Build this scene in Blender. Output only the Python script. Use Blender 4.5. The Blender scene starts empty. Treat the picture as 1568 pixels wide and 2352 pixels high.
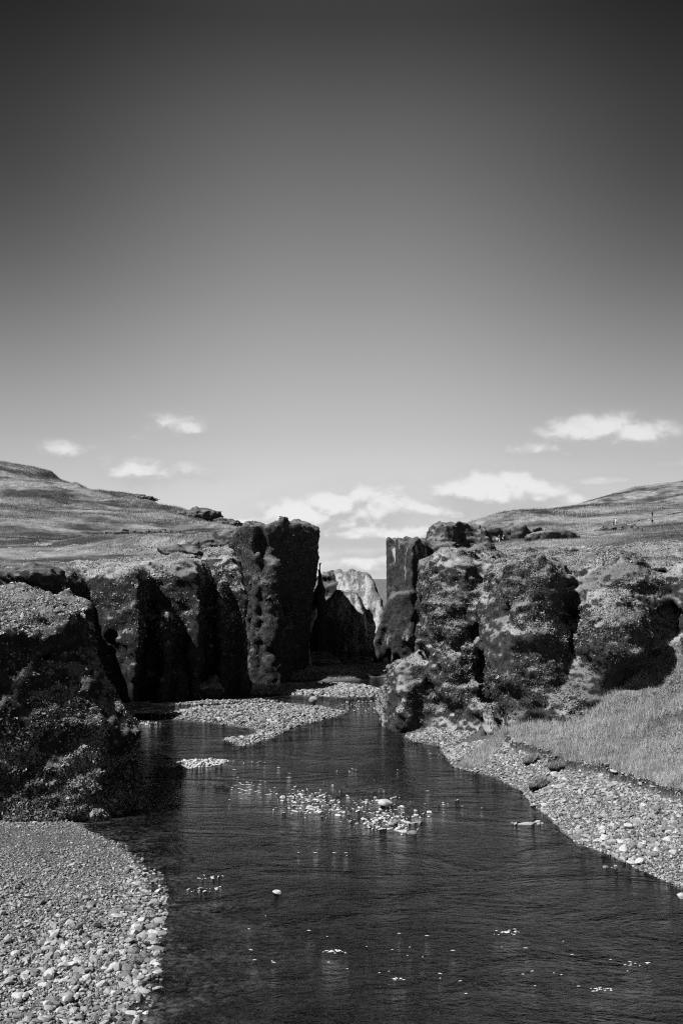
import bpy, math, random, time
import numpy as np
import openvdb as vdb
from mathutils import Vector, Matrix
T0 = time.time()
rng = np.random.default_rng(11)
random.seed(11)
scene = bpy.context.scene
COL = scene.collection

# ------------------------------------------------------------------ camera, sky, sun, exposure
CAM_H = 12.0
FPX = 2287.0                                    # focal length in units of a 1568 x 2352 frame (35 mm lens)
PITCH = math.atan2(154.0, FPX)
cam_d = bpy.data.cameras.new("camera")
cam_d.sensor_fit = 'VERTICAL'
cam_d.sensor_height = 36.0
cam_d.lens = 36.0 * FPX / 2352.0
cam_d.clip_start = 0.5
cam_d.clip_end = 30000
cam = bpy.data.objects.new("camera", cam_d)
COL.objects.link(cam)
cam.location = (0, 0, CAM_H)
cam.rotation_euler = (math.pi / 2 + PITCH, 0, 0)
scene.camera = cam

SUN_EL = math.radians(50)
SUN_DIR = Vector((-0.92, -0.40, 0)).normalized() * math.cos(SUN_EL) + Vector((0, 0, math.sin(SUN_EL)))   # towards the sun
sun_d = bpy.data.lights.new("sun", 'SUN')
sun_d.energy = 4.6
sun_d.angle = math.radians(0.53)
sun_d.color = (1, 1, 1)                         # the photograph is black and white
sun = bpy.data.objects.new("sun", sun_d)
COL.objects.link(sun)
sun.location = (-60, -60, 90)
sun.rotation_euler = SUN_DIR.to_track_quat('Z', 'Y').to_euler()

scene.render.engine = 'CYCLES'
scene.cycles.max_bounces = 6
scene.cycles.use_denoising = False
scene.cycles.filter_width = 1.15
scene.cycles.sample_clamp_indirect = 3.0
scene.cycles.sample_clamp_direct = 1.6
scene.view_settings.view_transform = 'Standard'
scene.view_settings.look = 'None'
scene.view_settings.exposure = 0.6
scene.view_settings.gamma = 1
scene.view_settings.use_curve_mapping = False


class NT:
    """small helper to write node trees as expressions"""
    def __init__(s, tree):
        s.t = tree; s.t.nodes.clear()
    def n(s, typ, ins=None, **props):
        nd = s.t.nodes.new(typ)
        for k, v in props.items():
            setattr(nd, k, v)
        for k, v in (ins or {}).items():
            s.set(nd, k, v)
        return nd
    def set(s, nd, k, v):
        sock = nd.inputs[k]
        if isinstance(v, bpy.types.NodeSocket):
            s.t.links.new(v, sock)
        else:
            sock.default_value = v
    def m(s, op, a, b=0.0, c=0.0, clamp=False):
        nd = s.n('ShaderNodeMath', operation=op, use_clamp=clamp)
        for i, v in enumerate((a, b, c)):
            s.set(nd, i, v)
        return nd.outputs[0]
    def v(s, op, a, b=(0, 0, 0)):
        nd = s.n('ShaderNodeVectorMath', operation=op)
        s.set(nd, 0, a)
        if op == 'SCALE':
            s.set(nd, 'Scale', b)
        else:
            s.set(nd, 1, b)
        return nd.outputs['Value'] if op in ('DOT_PRODUCT', 'LENGTH', 'DISTANCE') else nd.outputs[0]
    def noise(s, vec, scale, detail=4, rough=0.55, lac=2.0, dist=0.0):
        nd = s.n('ShaderNodeTexNoise', {'Vector': vec, 'Scale': scale, 'Detail': detail, 'Roughness': rough,
                                        'Lacunarity': lac, 'Distortion': dist})
        return nd.outputs['Fac']
    def remap(s, v, a, b, c=0.0, d=1.0, smooth=True):
        nd = s.n('ShaderNodeMapRange', {'Value': v, 'From Min': a, 'From Max': b, 'To Min': c, 'To Max': d},
                 interpolation_type='SMOOTHSTEP' if smooth else 'LINEAR', clamp=True)
        return nd.outputs[0]
    def mix(s, f, a, b):
        nd = s.n('ShaderNodeMix', data_type='FLOAT')
        s.set(nd, 0, f); s.set(nd, 2, a); s.set(nd, 3, b)
        return nd.outputs[0]
    def ramp(s, f, pts, interp='LINEAR'):
        nd = s.n('ShaderNodeValToRGB')
        cr = nd.color_ramp; cr.interpolation = interp
        while len(cr.elements) < len(pts):
            cr.elements.new(0.5)
        for e, (p, c) in zip(cr.elements, pts):
            e.position = p; e.color = (c, c, c, 1)
        s.set(nd, 0, f)
        return nd.outputs[0]
    def scalexyz(s, vec, x, y, z):
        return s.v('MULTIPLY', vec, (x, y, z))


def ray(px, py):
    """direction of a picture point (1568 x 2352 frame), scaled so that its depth Y is 1"""
    x = (px - 784.0) / FPX
    v = (1176.0 - py) / FPX
    c, s_ = math.cos(PITCH), math.sin(PITCH)
    Y = c - v * s_
    return x / Y, (s_ + v * c) / Y
def at(px, py, d):
    u, w = ray(px, py)
    return np.array((u * d, d, CAM_H + w * d))
def gnd(px, py, z=0.0):
    u, w = ray(px, py)
    d = (z - CAM_H) / w
    return np.array((u * d, d, z))
def to_px(P):
    """picture position (1568 x 2352 frame) of world points, to know how large a thing shows"""
    P = np.asarray(P, float)
    c, s_ = math.cos(PITCH), math.sin(PITCH)
    dz = P[..., 2] - CAM_H
    fwd = P[..., 1] * c + dz * s_
    up = -P[..., 1] * s_ + dz * c
    return 784 + FPX * P[..., 0] / fwd, 1176 - FPX * up / fwd, fwd

# sky: Nishita seen through the red filter of a black and white photograph, with low fair-weather clouds
world = bpy.data.worlds.new("World")
scene.world = world
world.use_nodes = True
w = NT(world.node_tree)
tc = w.n('ShaderNodeTexCoord').outputs['Generated']
D = w.v('NORMALIZE', tc)
sep = w.n('ShaderNodeSeparateXYZ', {0: D})
el = w.m('MULTIPLY', w.m('ARCSINE', sep.outputs[2]), 180 / math.pi)          # degrees
az = w.m('MULTIPLY', w.m('ARCTAN2', sep.outputs[0], sep.outputs[1]), 180 / math.pi)
skyn = w.n('ShaderNodeTexSky', sky_type='NISHITA', sun_disc=False, sun_elevation=SUN_EL,
           sun_rotation=math.atan2(SUN_DIR.x, SUN_DIR.y), altitude=200, air_density=1.0, dust_density=0.6, ozone_density=1.0)
sr = w.n('ShaderNodeSeparateColor', {0: skyn.outputs[0]}).outputs[0]
WORLD_K = 0.1
filt = w.ramp(w.m('DIVIDE', el, 90.0, clamp=True),
              [(0.0, 0.62), (0.05, 0.60), (0.09, 0.50), (0.16, 0.315), (0.222, 0.20), (0.282, 0.115), (0.335, 0.045), (0.5, 0.026), (1.0, 0.022)], 'B_SPLINE')
# Nishita's own shading across azimuth is kept, gently
nis = w.m('POWER', w.m('MAXIMUM', w.m('DIVIDE', sr, 1.0), 0.02), 0.15)
side = w.remap(w.m('ABSOLUTE', az), 2, 22, 0.0, 1.0)
side = w.m('SUBTRACT', 1.0, w.m('MULTIPLY', side, w.remap(el, 3, 24, 0.15, 0.66)))  # sky darkened towards the frame sides, imitating lens vignetting
base = w.m('MULTIPLY', w.m('MULTIPLY', filt, nis), side)

def azel(px, py):
    u, wz = ray(px, py)
    return math.degrees(math.atan(u)), math.degrees(math.atan2(wz, math.hypot(1, u)))
# clouds: (picture x, y of the middle, half width, half height, weight)
clouds = [(735, 1205, 125, 42, 1.25), (850, 1190, 115, 52, 1.0), (800, 1228, 190, 26, 1.2), (905, 1215, 90, 30, .85), (850, 1295, 110, 30, .85), (690, 1195, 65, 30, 1.35), (765, 1172, 60, 28, 1.25), (825, 1150, 40, 22, .9),
          (1140, 1140, 110, 34, 1.3), (1210, 1140, 70, 28, 1.0), (1150, 1172, 190, 22, .95), (1255, 1160, 100, 24, .75), (1360, 1105, 85, 10, .5),
          (1365, 995, 90, 28, 1.1), (1450, 1003, 90, 24, 1.0), (1310, 1026, 130, 20, .7), (1480, 1010, 70, 22, .8), (1560, 1062, 60, 12, .45),
          (408, 980, 60, 24, .72), (350, 1008, 60, 15, .42), (150, 1035, 62, 18, .68), (215, 1050, 70, 12, .38),
          (320, 1086, 75, 26, .72), (415, 1080, 90, 20, .5), (450, 1098, 60, 10, .36), (560, 1206, 60, 12, .8), (930, 1230, 90, 30, .7),
          (640, 1210, 70, 16, .7)]
def cloud_density(offset):
    elo = w.m('ADD', el, offset)
    tot = None
    for (cx, cy, hw, hh, wt) in clouds:
        a, e = azel(cx, cy)
        ra = math.degrees(hw / FPX); re = math.degrees(hh / FPX)
        dx = w.m('DIVIDE', w.m('SUBTRACT', az, a), ra * 1.2)
        dy = w.m('DIVIDE', w.m('SUBTRACT', elo, e), re * 1.55)
        r2 = w.m('ADD', w.m('MULTIPLY', dx, w.m('MULTIPLY', dx, .8)), w.m('MULTIPLY', dy, dy))
        g = w.m('MULTIPLY', w.m('EXPONENT', w.m('MULTIPLY', r2, -0.9)), wt)
        tot = g if tot is None else w.m('MAXIMUM', tot, g)
    # the same low band of clouds goes on round the rest of the horizon
    away = w.m('MULTIPLY', w.remap(w.m('ABSOLUTE', az), 24, 34), w.remap(elo, 11, 5))
    vec = w.n('ShaderNodeCombineXYZ', {0: az, 1: elo, 2: 0.0}).outputs[0]
    band = w.m('MULTIPLY', w.m('MULTIPLY', away, w.remap(w.noise(w.scalexyz(vec, .05, .12, 1), 1.0, 2), .5, .68)), 0.9)
    tot = w.m('MAXIMUM', tot, band)
    n1 = w.noise(w.scalexyz(vec, 0.72, 1.1, 1.0), 1.0, 7, .52, 2.1, 0.3)
    n = w.m('ADD', tot, w.m('MULTIPLY', w.m('MULTIPLY', w.m('SUBTRACT', n1, 0.5), .85), w.remap(tot, .05, .4)))
    return n
den = cloud_density(0.0)
den_up = cloud_density(0.55)
alpha = w.m('MULTIPLY', w.remap(den, 0.05, .92), w.remap(el, -1, 0.5))
lit = w.remap(w.m('SUBTRACT', den, den_up), -0.10, 0.30)
ccol = w.mix(w.m('MULTIPLY', lit, w.remap(den, 0.25, .7)), 0.54, 0.93)
skyc = w.mix(w.m('MULTIPLY', alpha, 0.80), base, ccol)
bg = w.n('ShaderNodeBackground', {'Strength': WORLD_K * 6.2})
w.set(bg, 'Color', w.n('ShaderNodeCombineColor', {0: skyc, 1: skyc, 2: skyc}).outputs[0])
wo = w.n('ShaderNodeOutputWorld')
w.t.links.new(bg.outputs[0], wo.inputs[0])

# ------------------------------------------------------------------ numpy helpers
_tab = rng.random((64, 64, 64)).astype(np.float32) * 2 - 1
def vnoise(x, y, z):
    x, y, z = np.broadcast_arrays(x, y, z)
    xi = np.floor(x); yi = np.floor(y); zi = np.floor(z)
    fx = (x - xi).astype(np.float32); fy = (y - yi).astype(np.float32); fz = (z - zi).astype(np.float32)
    fx = fx * fx * (3 - 2 * fx); fy = fy * fy * (3 - 2 * fy); fz = fz * fz * (3 - 2 * fz)
    xi = xi.astype(np.int32) & 63; yi = yi.astype(np.int32) & 63; zi = zi.astype(np.int32) & 63
    x1 = (xi + 1) & 63; y1 = (yi + 1) & 63; z1 = (zi + 1) & 63
    def L(a, b, t): return a + (b - a) * t
    c00 = L(_tab[xi, yi, zi], _tab[x1, yi, zi], fx); c10 = L(_tab[xi, y1, zi], _tab[x1, y1, zi], fx)
    c01 = L(_tab[xi, yi, z1], _tab[x1, yi, z1], fx); c11 = L(_tab[xi, y1, z1], _tab[x1, y1, z1], fx)
    return L(L(c00, c10, fy), L(c01, c11, fy), fz)
def fbm(x, y, z, octv=4, gain=0.5):
    a = 1.0; tot = 0.0; s = 0.0
    for i in range(octv):
        tot = tot + a * vnoise(x + 17.3 * i, y + 9.1 * i, z + 5.7 * i); s += a
        x, y = 1.6 * x + 1.2 * y, -1.2 * x + 1.6 * y
        z = z * 2.03; a *= gain
    return tot / s
def sstep(a, b, x):
    t = np.clip((x - a) / (b - a), 0, 1)
    return t * t * (3 - 2 * t)
def poly_sdf(poly, x, y):
    P = np.asarray(poly, float)
    x = np.asarray(x, float); y = np.asarray(y, float)
    d = np.full(np.broadcast(x, y).shape, 1e9); inside = np.zeros(d.shape, bool)
    for i in range(len(P)):
        ax, ay = P[i]; bx, by = P[(i + 1) % len(P)]
        ex, ey = bx - ax, by - ay
        wx, wy = x - ax, y - ay
        t = np.clip((wx * ex + wy * ey) / (ex * ex + ey * ey + 1e-12), 0, 1)
        d = np.minimum(d, (wx - ex * t) ** 2 + (wy - ey * t) ** 2)
        cond = ((ay <= y) & (by > y)) | ((by <= y) & (ay > y))
        with np.errstate(divide='ignore', invalid='ignore'):
            xc = ax + (y - ay) / (by - ay + 1e-15) * ex
        inside ^= cond & (x < xc)
    d = np.sqrt(d)
    return np.where(inside, -d, d)
def smin(a, b, k):
    h = np.clip(0.5 + 0.5 * (b - a) / k, 0, 1)
    return b + (a - b) * h - k * h * (1 - h)
def smax(a, b, k): return -smin(-a, -b, k)
def ell(X, Y, Z, c, r):
    q = np.sqrt(((X - c[0]) / r[0]) ** 2 + ((Y - c[1]) / r[1]) ** 2 + ((Z - c[2]) / r[2]) ** 2)
    return (q - 1) * min(r)
def colm(X, Y, Z, c, r, top, taper=0.0, lean=(0, 0)):
    """an upright pillar with a rounded head, standing at c with radii r, narrowing by taper per metre"""
    dx = X - c[0] - lean[0] * Z; dy = Y - c[1] - lean[1] * Z
    q = (np.sqrt((dx / r[0]) ** 2 + (dy / r[1]) ** 2) - 1) * min(r) + taper * Z
    return smax(q, Z - top, 0.9)
def caps(X, Y, Z, a, b, ra, rb):
    a = np.array(a, float); b = np.array(b, float); e = b - a
    t = np.clip(((X - a[0]) * e[0] + (Y - a[1]) * e[1] + (Z - a[2]) * e[2]) / e.dot(e), 0, 1)
    return np.sqrt((X - a[0] - e[0] * t) ** 2 + (Y - a[1] - e[1] * t) ** 2 + (Z - a[2] - e[2] * t) ** 2) - (ra + (rb - ra) * t)
class TPS:
    def __init__(s, pts, lam=0.02, k=0.01):
        P = np.asarray(pts, float); s.k = k
        s.xy = P[:, :2] * k; n = len(P)
        K = s.phi(s.xy[:, None, :] - s.xy[None, :, :]) + lam * np.eye(n)
        A = np.zeros((n + 3, n + 3)); A[:n, :n] = K
        A[:n, n] = 1; A[:n, n + 1:] = s.xy; A[n:, :n] = A[:n, n:].T
        s.w = np.linalg.solve(A, np.concatenate([P[:, 2], np.zeros(3)]))
    def phi(s, d):
        r2 = (d ** 2).sum(-1)
        return r2 * np.log(r2 + 1e-9) * 0.5
    def __call__(s, x, y):
        x, y = np.broadcast_arrays(np.asarray(x, float) * s.k, np.asarray(y, float) * s.k)
        out = s.w[-3] + s.w[-2] * x + s.w[-1] * y
        for (px, py), wt in zip(s.xy, s.w[:-3]):
            r2 = (x - px) ** 2 + (y - py) ** 2
            out = out + wt * 0.5 * r2 * np.log(r2 + 1e-9)
        return out

def mesh_np(name, V, F, smooth=True, mats=(), attrs=None):
    """mesh from numpy vertices and a face array (N x 3 or N x 4)"""
    me = bpy.data.meshes.new(name)
    V = np.asarray(V, np.float32); F = np.asarray(F, np.int32)
    k = F.shape[1]
    me.vertices.add(len(V)); me.vertices.foreach_set('co', V.ravel())
    me.loops.add(F.size); me.loops.foreach_set('vertex_index', F.ravel())
    me.polygons.add(len(F))
    me.polygons.foreach_set('loop_start', np.arange(0, F.size, k, dtype=np.int32))
    me.polygons.foreach_set('loop_total', np.full(len(F), k, np.int32))
    me.polygons.foreach_set('use_smooth', np.full(len(F), smooth, bool))
    for a, val in (attrs or {}).items():
        at_ = me.attributes.new(a, 'FLOAT', 'POINT'); at_.data.foreach_set('value', np.asarray(val, np.float32))
    for m_ in mats: me.materials.append(m_)
    me.update(calc_edges=True)
    return me
def link(name, me, parent=None, loc=None, **props):
    o = bpy.data.objects.new(name, me); COL.objects.link(o)
    if parent is not None: o.parent = parent
    if loc is not None: o.location = loc
    for k, v in props.items(): o[k] = v
    return o
def vnormals(me):
    n = np.empty(len(me.vertices) * 3, np.float32); me.vertex_normals.foreach_get('vector', n)
    return n.reshape(-1, 3)

# ------------------------------------------------------------------ materials (grey: the photograph is black and white)
def mat(name, fn, rough=0.9, spec=0.2):
    m_ = bpy.data.materials.new(name); m_.use_nodes = True
    t = NT(m_.node_tree)
    b = t.n('ShaderNodeBsdfPrincipled', {'Roughness': rough, 'Specular IOR Level': spec})
    out = t.n('ShaderNodeOutputMaterial'); t.t.links.new(b.outputs[0], out.inputs[0])
    val, bump = fn(t, t.n('ShaderNodeNewGeometry'), b)
    if isinstance(val, (int, float)): b.inputs['Base Color'].default_value = (val, val, val, 1)
    else: t.set(b, 'Base Color', t.n('ShaderNodeCombineColor', {0: val, 1: val, 2: val}).outputs[0])
    if bump is not None:
        h, st, dist = bump
        t.set(b, 'Normal', t.n('ShaderNodeBump', {'Height': h, 'Strength': st, 'Distance': dist}).outputs[0])
    return m_
def rock_mat(name, dark, moss, pale, pale_amt, pale_z=None, fine=1.0):
    """dark tuff with moss on the flatter faces and pale bare streaks"""
    def fn(t, g, b):
        P = g.outputs['Position']
        nz = t.n('ShaderNodeSeparateXYZ', {0: g.outputs['Normal']}).outputs[2]
        n1 = t.noise(P, 0.35, 5, .6); n2 = t.noise(P, 2.2 * fine, 6, .65); n3 = t.noise(t.scalexyz(P, 1, 1, .36), 0.55, 7, .7)
        n4 = t.noise(P, 7.0 * fine, 4, .7)
        mossy = t.remap(t.m('ADD', nz, t.m('MULTIPLY', t.m('SUBTRACT', n2, .5), 1.3)), 0.26, 0.70)
        rockv = t.mix(t.remap(n2, .35, .7), dark * .65, dark * 1.5)
        streak = t.m('MULTIPLY', t.remap(n3, 1 - pale_amt, 1.12 - pale_amt), t.remap(nz, .55, .2))
        if pale_z is not None:
            z = t.n('ShaderNodeSeparateXYZ', {0: P}).outputs[2]
            foot = t.remap(t.m('ADD', z, t.m('MULTIPLY', t.m('SUBTRACT', n1, .5), 3.0)), pale_z + .6, pale_z - .4)
            streak = t.m('MAXIMUM', streak, t.m('MULTIPLY', t.m('MULTIPLY', foot, t.remap(t.noise(P, .22, 3), .47, .56)), t.remap(nz, .7, .3)))
        rockv = t.mix(streak, rockv, t.mix(n4, pale * .75, pale * 1.2))
        mossv = t.mix(t.remap(n1, .38, .62), moss * .62, moss * 1.25)
        mossv = t.m('MULTIPLY', mossv, t.remap(n4, .3, .7, .7, 1.25))
        val = t.mix(mossy, rockv, mossv)
        h = t.m('ADD', t.m('MULTIPLY', n2, 1.0), t.m('MULTIPLY', n4, 0.5))
        return val, (h, 0.8, 0.28)
    return mat(name, fn, .95, .1)
M_bank = rock_mat('mossy_earth', .022, .15, .2, .06)
M_left = rock_mat('dark_tuff', .03, .28, .13, .2)
M_block = rock_mat('block_tuff', .045, .13, .12, .25)
M_far = rock_mat('pale_tuff', .15, .20, .50, .55, fine=1.0)
M_tower = rock_mat('tower_tuff', .045, .11, .44, .45, fine=1.0)
M_right = rock_mat('mossy_tuff', .045, .27, .36, .16, 2.4)
M_crag = rock_mat('crag', .05, .14, .3, .12, fine=.6)

def leaf_mat(name, lo, hi):
    def fn(t, g, b):
        a = t.n('ShaderNodeAttribute', attribute_name='shade').outputs['Fac']
        return t.mix(a, lo, hi), None
    return mat(name, fn, .85, .25)
M_blade = leaf_mat('dry_grass', .06, .48)
M_hillblade = leaf_mat('hill_grass', .05, .44)
M_leaf = leaf_mat('bank_leaves', .02, .40)
M_moss = leaf_mat('moss', .035, .38)
def hill_fn(t, g, b):
    P = g.outputs['Position']
    n1 = t.noise(t.scalexyz(P, .04, .04, .16), 1.0, 5, .62); n2 = t.noise(t.scalexyz(P, 1, .6, 1), 0.35, 6, .68); n3 = t.noise(P, 3.0, 4, .7)
    nz = t.n('ShaderNodeSeparateXYZ', {0: g.outputs['Normal']}).outputs[2]
    v = t.mix(t.remap(n1, .40, .58), .05, .24)
    v = t.m('MULTIPLY', v, t.remap(n2, .3, .7, .6, 1.35))
    v = t.m('MULTIPLY', v, t.remap(n3, .3, .7, .75, 1.25))
    v = t.mix(t.remap(nz, .9, .72), v, .06)
    return v, (t.m('ADD', n2, t.m('MULTIPLY', n3, .5)), .8, .4)
M_hill = mat('hill_turf', hill_fn, .95, .1)
def ground_fn(t, g, b):
    P = g.outputs['Position']
    a = t.n('ShaderNodeAttribute', attribute_name='turf').outputs['Fac']
    n1 = t.noise(P, 1.2, 5, .6); n2 = t.noise(P, 9.0, 4, .7)
    vor = t.n('ShaderNodeTexVoronoi', {'Vector': P, 'Scale': 7.0}).outputs['Distance']
    grav = t.m('MULTIPLY', t.mix(t.remap(n2, .3, .7), .09, .20), t.remap(vor, .5, .15, .55, 1.1))
    turf = t.mix(t.remap(n1, .35, .65), .08, .2)
    nz = t.n('ShaderNodeSeparateXYZ', {0: g.outputs['Normal']}).outputs[2]
    soil_shade = t.m('MULTIPLY', t.remap(nz, .86, .66), t.remap(a, .02, .2))  # dark soil on steep turf edges, its colour also standing in for undercut shade
    return t.mix(soil_shade, t.mix(a, grav, turf), .03), (t.m('ADD', n2, t.m('MULTIPLY', vor, -1.2)), .8, .08)
M_ground = mat('riverbed', ground_fn, .95, .1)
def stone_fn(t, g, b):
    P = g.outputs['Position']
    a = t.n('ShaderNodeAttribute', attribute_name='shade').outputs['Fac']
    n1 = t.noise(P, 9.0, 5, .65)
    v = t.mix(a, .08, .47)
    return t.m('MULTIPLY', v, t.remap(n1, .3, .7, .8, 1.15)), (n1, .5, .04)
M_stone = mat('stone', stone_fn, .8, .25)
def water_fn(t, g, b):
    P = g.outputs['Position']
    a = t.noise(t.scalexyz(P, .85, 1.5, 1), 1.9, 4, .62, 2.0, .5)
    c = t.noise(t.scalexyz(P, .9, 1.4, 1), 6.0, 3, .6, 2.0, .4)
    big = t.noise(t.scalexyz(P, .5, .8, 1), .30, 4, .6, 2.0, 1.0)
    amt = t.remap(big, .36, .64, .25, 1.6)
    h = t.m('MULTIPLY', t.m('ADD', t.m('MULTIPLY', a, 1.0), t.m('MULTIPLY', c, .45)), amt)
    b.inputs['IOR'].default_value = 1.33
    b.inputs['Specular IOR Level'].default_value = .19
    bed = t.noise(P, .7, 6, .7)
    sh = t.n('ShaderNodeAttribute', attribute_name='shallow').outputs['Fac']
    bedv = t.m('MULTIPLY', t.m('ADD', t.m('MULTIPLY', sh, .15), .02), t.remap(t.m('MULTIPLY', t.m('ADD', bed, t.noise(P, 4.0, 4, .7)), .5), .44, .66))
    return t.m('ADD', bedv, .003), (h, 1.0, .62)
M_water = mat('river_water', water_fn, .07, .5)

# ------------------------------------------------------------------ ground under everything: riverbed, gravel bars, right bank, far plateau
def G(*pts): return [tuple(gnd(*p)[:2]) for p in pts]
BAR_NEAR = G((-900, 1886), (0, 1880), (150, 1882), (198, 1904), (252, 1933), (288, 1961), (324, 2004), (345, 2052), (338, 2104), (313, 2140),
             (296, 2187), (316, 2215), (330, 2251), (318, 2291), (288, 2327), (281, 2365), (268, 2600), (240, 3000), (-1200, 3000))
BAR_MAIN = G((385, 1640), (440, 1630), (560, 1621), (650, 1618), (725, 1624), (800, 1635), (770, 1648), (700, 1664), (640, 1684), (600, 1694), (585, 1676), (480, 1660), (400, 1654))
BAR_TONGUE = G((510, 1699), (560, 1694), (600, 1683), (660, 1678), (625, 1696), (560, 1716))
BAR_STRIP = G((350, 1761), (400, 1752), (470, 1745), (530, 1747), (500, 1759), (430, 1766))
BAR_THIN = G((395, 1618), (470, 1609), (600, 1606), (640, 1610), (560, 1613), (460, 1619))
BAR_SMALL = G((322, 1660), (340, 1656), (372, 1661), (340, 1666))
BAR_BACK = G((560, 1590), (640, 1581), (720, 1574), (800, 1574), (862, 1580), (880, 1592), (866, 1601), (800, 1604), (720, 1600), (650, 1596), (575, 1595))
BANK_BACK = G((625, 1565), (650, 1549), (760, 1543), (870, 1534), (960, 1505), (1000, 1545), (900, 1556), (860, 1554), (820, 1562), (760, 1566), (690, 1564))
BAR_RAPID = G((640, 1830), (680, 1810), (760, 1806), (900, 1812), (980, 1880), (900, 1922), (830, 1905), (770, 1880), (690, 1862))
BAR_TOE = G((930, 1692), (1000, 1682), (1060, 1684), (1100, 1695), (1030, 1722), (1000, 1712), (950, 1704))
bars = [(BAR_NEAR, .10, .55), (BAR_MAIN, .16, .4), (BAR_TONGUE, .16, .25), (BAR_STRIP, .14, .2), (BAR_THIN, .2, .15), (BAR_SMALL, .2, .1), (BAR_BACK, .14, .35), (BANK_BACK, .30, .8), (BAR_TOE, .2, .4)]
R_TURF = G((1105, 1692, .5), (1135, 1680, .8), (1181, 1706, 1.2), (1237, 1726, 1.5), (1325, 1748, 1.65), (1381, 1759, 1.7), (1441, 1776, 1.8), (1501, 1796, 1.85), (1562, 1814, 1.9),
           (1700, 1850, 2), (2300, 1980, 2.2)) + [(120, 60), (120, 110), (20, 110), (9, 84)]
R_ALL = G((930, 1694), (1000, 1706), (1013, 1724), (1041, 1762), (1141, 1788), (1197, 1818), (1221, 1848), (1261, 1878), (1293, 1912), (1325, 1938), (1401, 1966), (1473, 2000), (1568, 2042),
          (1760, 2130), (2300, 2400)) + [(120, 40), (120, 110), (20, 110), (6, 86)]
bank_pts = [tuple(p) for p in
            [gnd(x, y, 0) for x, y in ((930, 1694), (1013, 1724), (1041, 1762), (1141, 1788), (1197, 1818), (1261, 1878), (1325, 1938), (1401, 1966), (1473, 2000), (1568, 2042), (1760, 2130), (2300, 2400))]
            + [gnd(x, y, z) for x, y, z in ((1105, 1692, .5), (1135, 1682, .75), (1181, 1710, .9), (1237, 1730, 1.15), (1325, 1752, 1.3), (1381, 1763, 1.35), (1441, 1780, 1.4), (1501, 1800, 1.45), (1562, 1818, 1.5), (2300, 1990, 1.8),
                                          (1200, 1668, 1.5), (1290, 1656, 1.95), (1300, 1690, 1.6), (1450, 1700, 2.1), (1568, 1700, 2.7), (1400, 1604, 3.75), (1568, 1602, 4.2), (1568, 1518, 6.3), (1900, 1606, 4.6), (1900, 1465, 7.4), (1000, 1680, .3))]
            + [np.array(q) for q in ((6, 95, 0), (14, 85, 2.6), (30, 78, 8.3), (60, 70, 10.2), (110, 60, 11.5), (110, 35, 5), (110, 20, 2))]]
H_BANK = TPS(bank_pts, .002, .05)
GRASS_PATCH = G((1035, 1760), (1060, 1742), (1110, 1728), (1150, 1712), (1175, 1716), (1160, 1745), (1125, 1770), (1080, 1772))
def ground_z(x, y, detail=True):
    x, y = np.broadcast_arrays(np.asarray(x, float), np.asarray(y, float))
    wob = 0.6 * fbm(x * .6, y * .6, x * 0 + 3.3, 3)
    z = -0.55 + .2 * fbm(x * .15, y * .25, x * 0 + 6.1, 3)
    for poly, sl, hm in bars:
        sd = -poly_sdf(poly, x, y) + wob * (1.5 if poly is BAR_NEAR else .6)
        z = np.maximum(z, np.minimum(sd * sl, hm - .25 * np.exp(-np.maximum(sd, 0))))
    z = np.maximum(z, np.minimum(-poly_sdf(BAR_RAPID, x, y) * .2, .0) - .1)
    sdr = -poly_sdf(R_ALL, x, y)
    near = sdr > -3
    hb = np.where(near, H_BANK(x, y), -9)
    hb = np.where(sdr > 0, np.maximum(hb, -.05 + .03 * np.minimum(sdr, 8)), sdr * .25)
    sdt = -poly_sdf(R_TURF, x, y) + .8 * fbm(x * .9, y * .9, x * 0 + 8.8, 4)
    hb = hb + np.where(sdr > 0, .5 * sstep(-.06, .12, sdt) + sstep(-.3, .6, sdt) * .12 * fbm(x * .8, y * .8, x * 0, 3), 0)
    z = np.maximum(z, hb)
    if detail: z = z + .05 * fbm(x * 1.3, y * 1.3, x * 0 + 1.1, 3)
    far = sstep(215, 420, y) * sstep(-2, 6, y)
    z = z * (1 - far) + far * (11.0 + .6 * fbm(x * .01, y * .01, x * 0, 3) + 3.0 * sstep(900, 4000, y) * 0)
    return z
def turf_mask(x, y):
    m1 = sstep(0, .3, -poly_sdf(R_TURF, x, y) + .8 * fbm(x * .9, y * .9, x * 0 + 8.8, 4))
    m2 = sstep(.2, .7, -poly_sdf(BANK_BACK, x, y))
    m3 = sstep(0, .5, -poly_sdf(GRASS_PATCH, x, y))
    return np.maximum(np.maximum(m1, m2), np.maximum(m3, sstep(210, 250, y)))
def fan_grid(us, ys):
    U, Y = np.meshgrid(us, ys); X = U * Y
    nv, nu = U.shape
    i = np.arange(nv * nu).reshape(nv, nu)
    F = np.stack([i[:-1, :-1], i[:-1, 1:], i[1:, 1:], i[1:, :-1]], -1).reshape(-1, 4)
    return X.ravel(), Y.ravel(), F
us = np.concatenate([np.linspace(-3, -.45, 30)[:-1], np.linspace(-.45, .45, 420), np.linspace(.45, 3, 30)[1:]])
ys = np.concatenate([np.geomspace(8, 24, 20)[:-1], np.geomspace(24, 220, 560)[:-1], np.geomspace(220, 1200, 50)[:-1], np.geomspace(1200, 16000, 16)])
gx, gy, gf = fan_grid(us, ys)
gz = ground_z(gx, gy)
link('riverbed', mesh_np('riverbed', np.stack([gx, gy, gz], 1), gf, True, [M_ground], {'turf': turf_mask(gx, gy)}), kind='structure')
us_w = np.concatenate([np.linspace(-4, -.5, 12)[:-1], np.linspace(-.5, .5, 260), np.linspace(.5, 4, 12)[1:]]); ys_w = np.concatenate([np.geomspace(3, 24, 14)[:-1], np.geomspace(24, 230, 300)])
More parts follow.
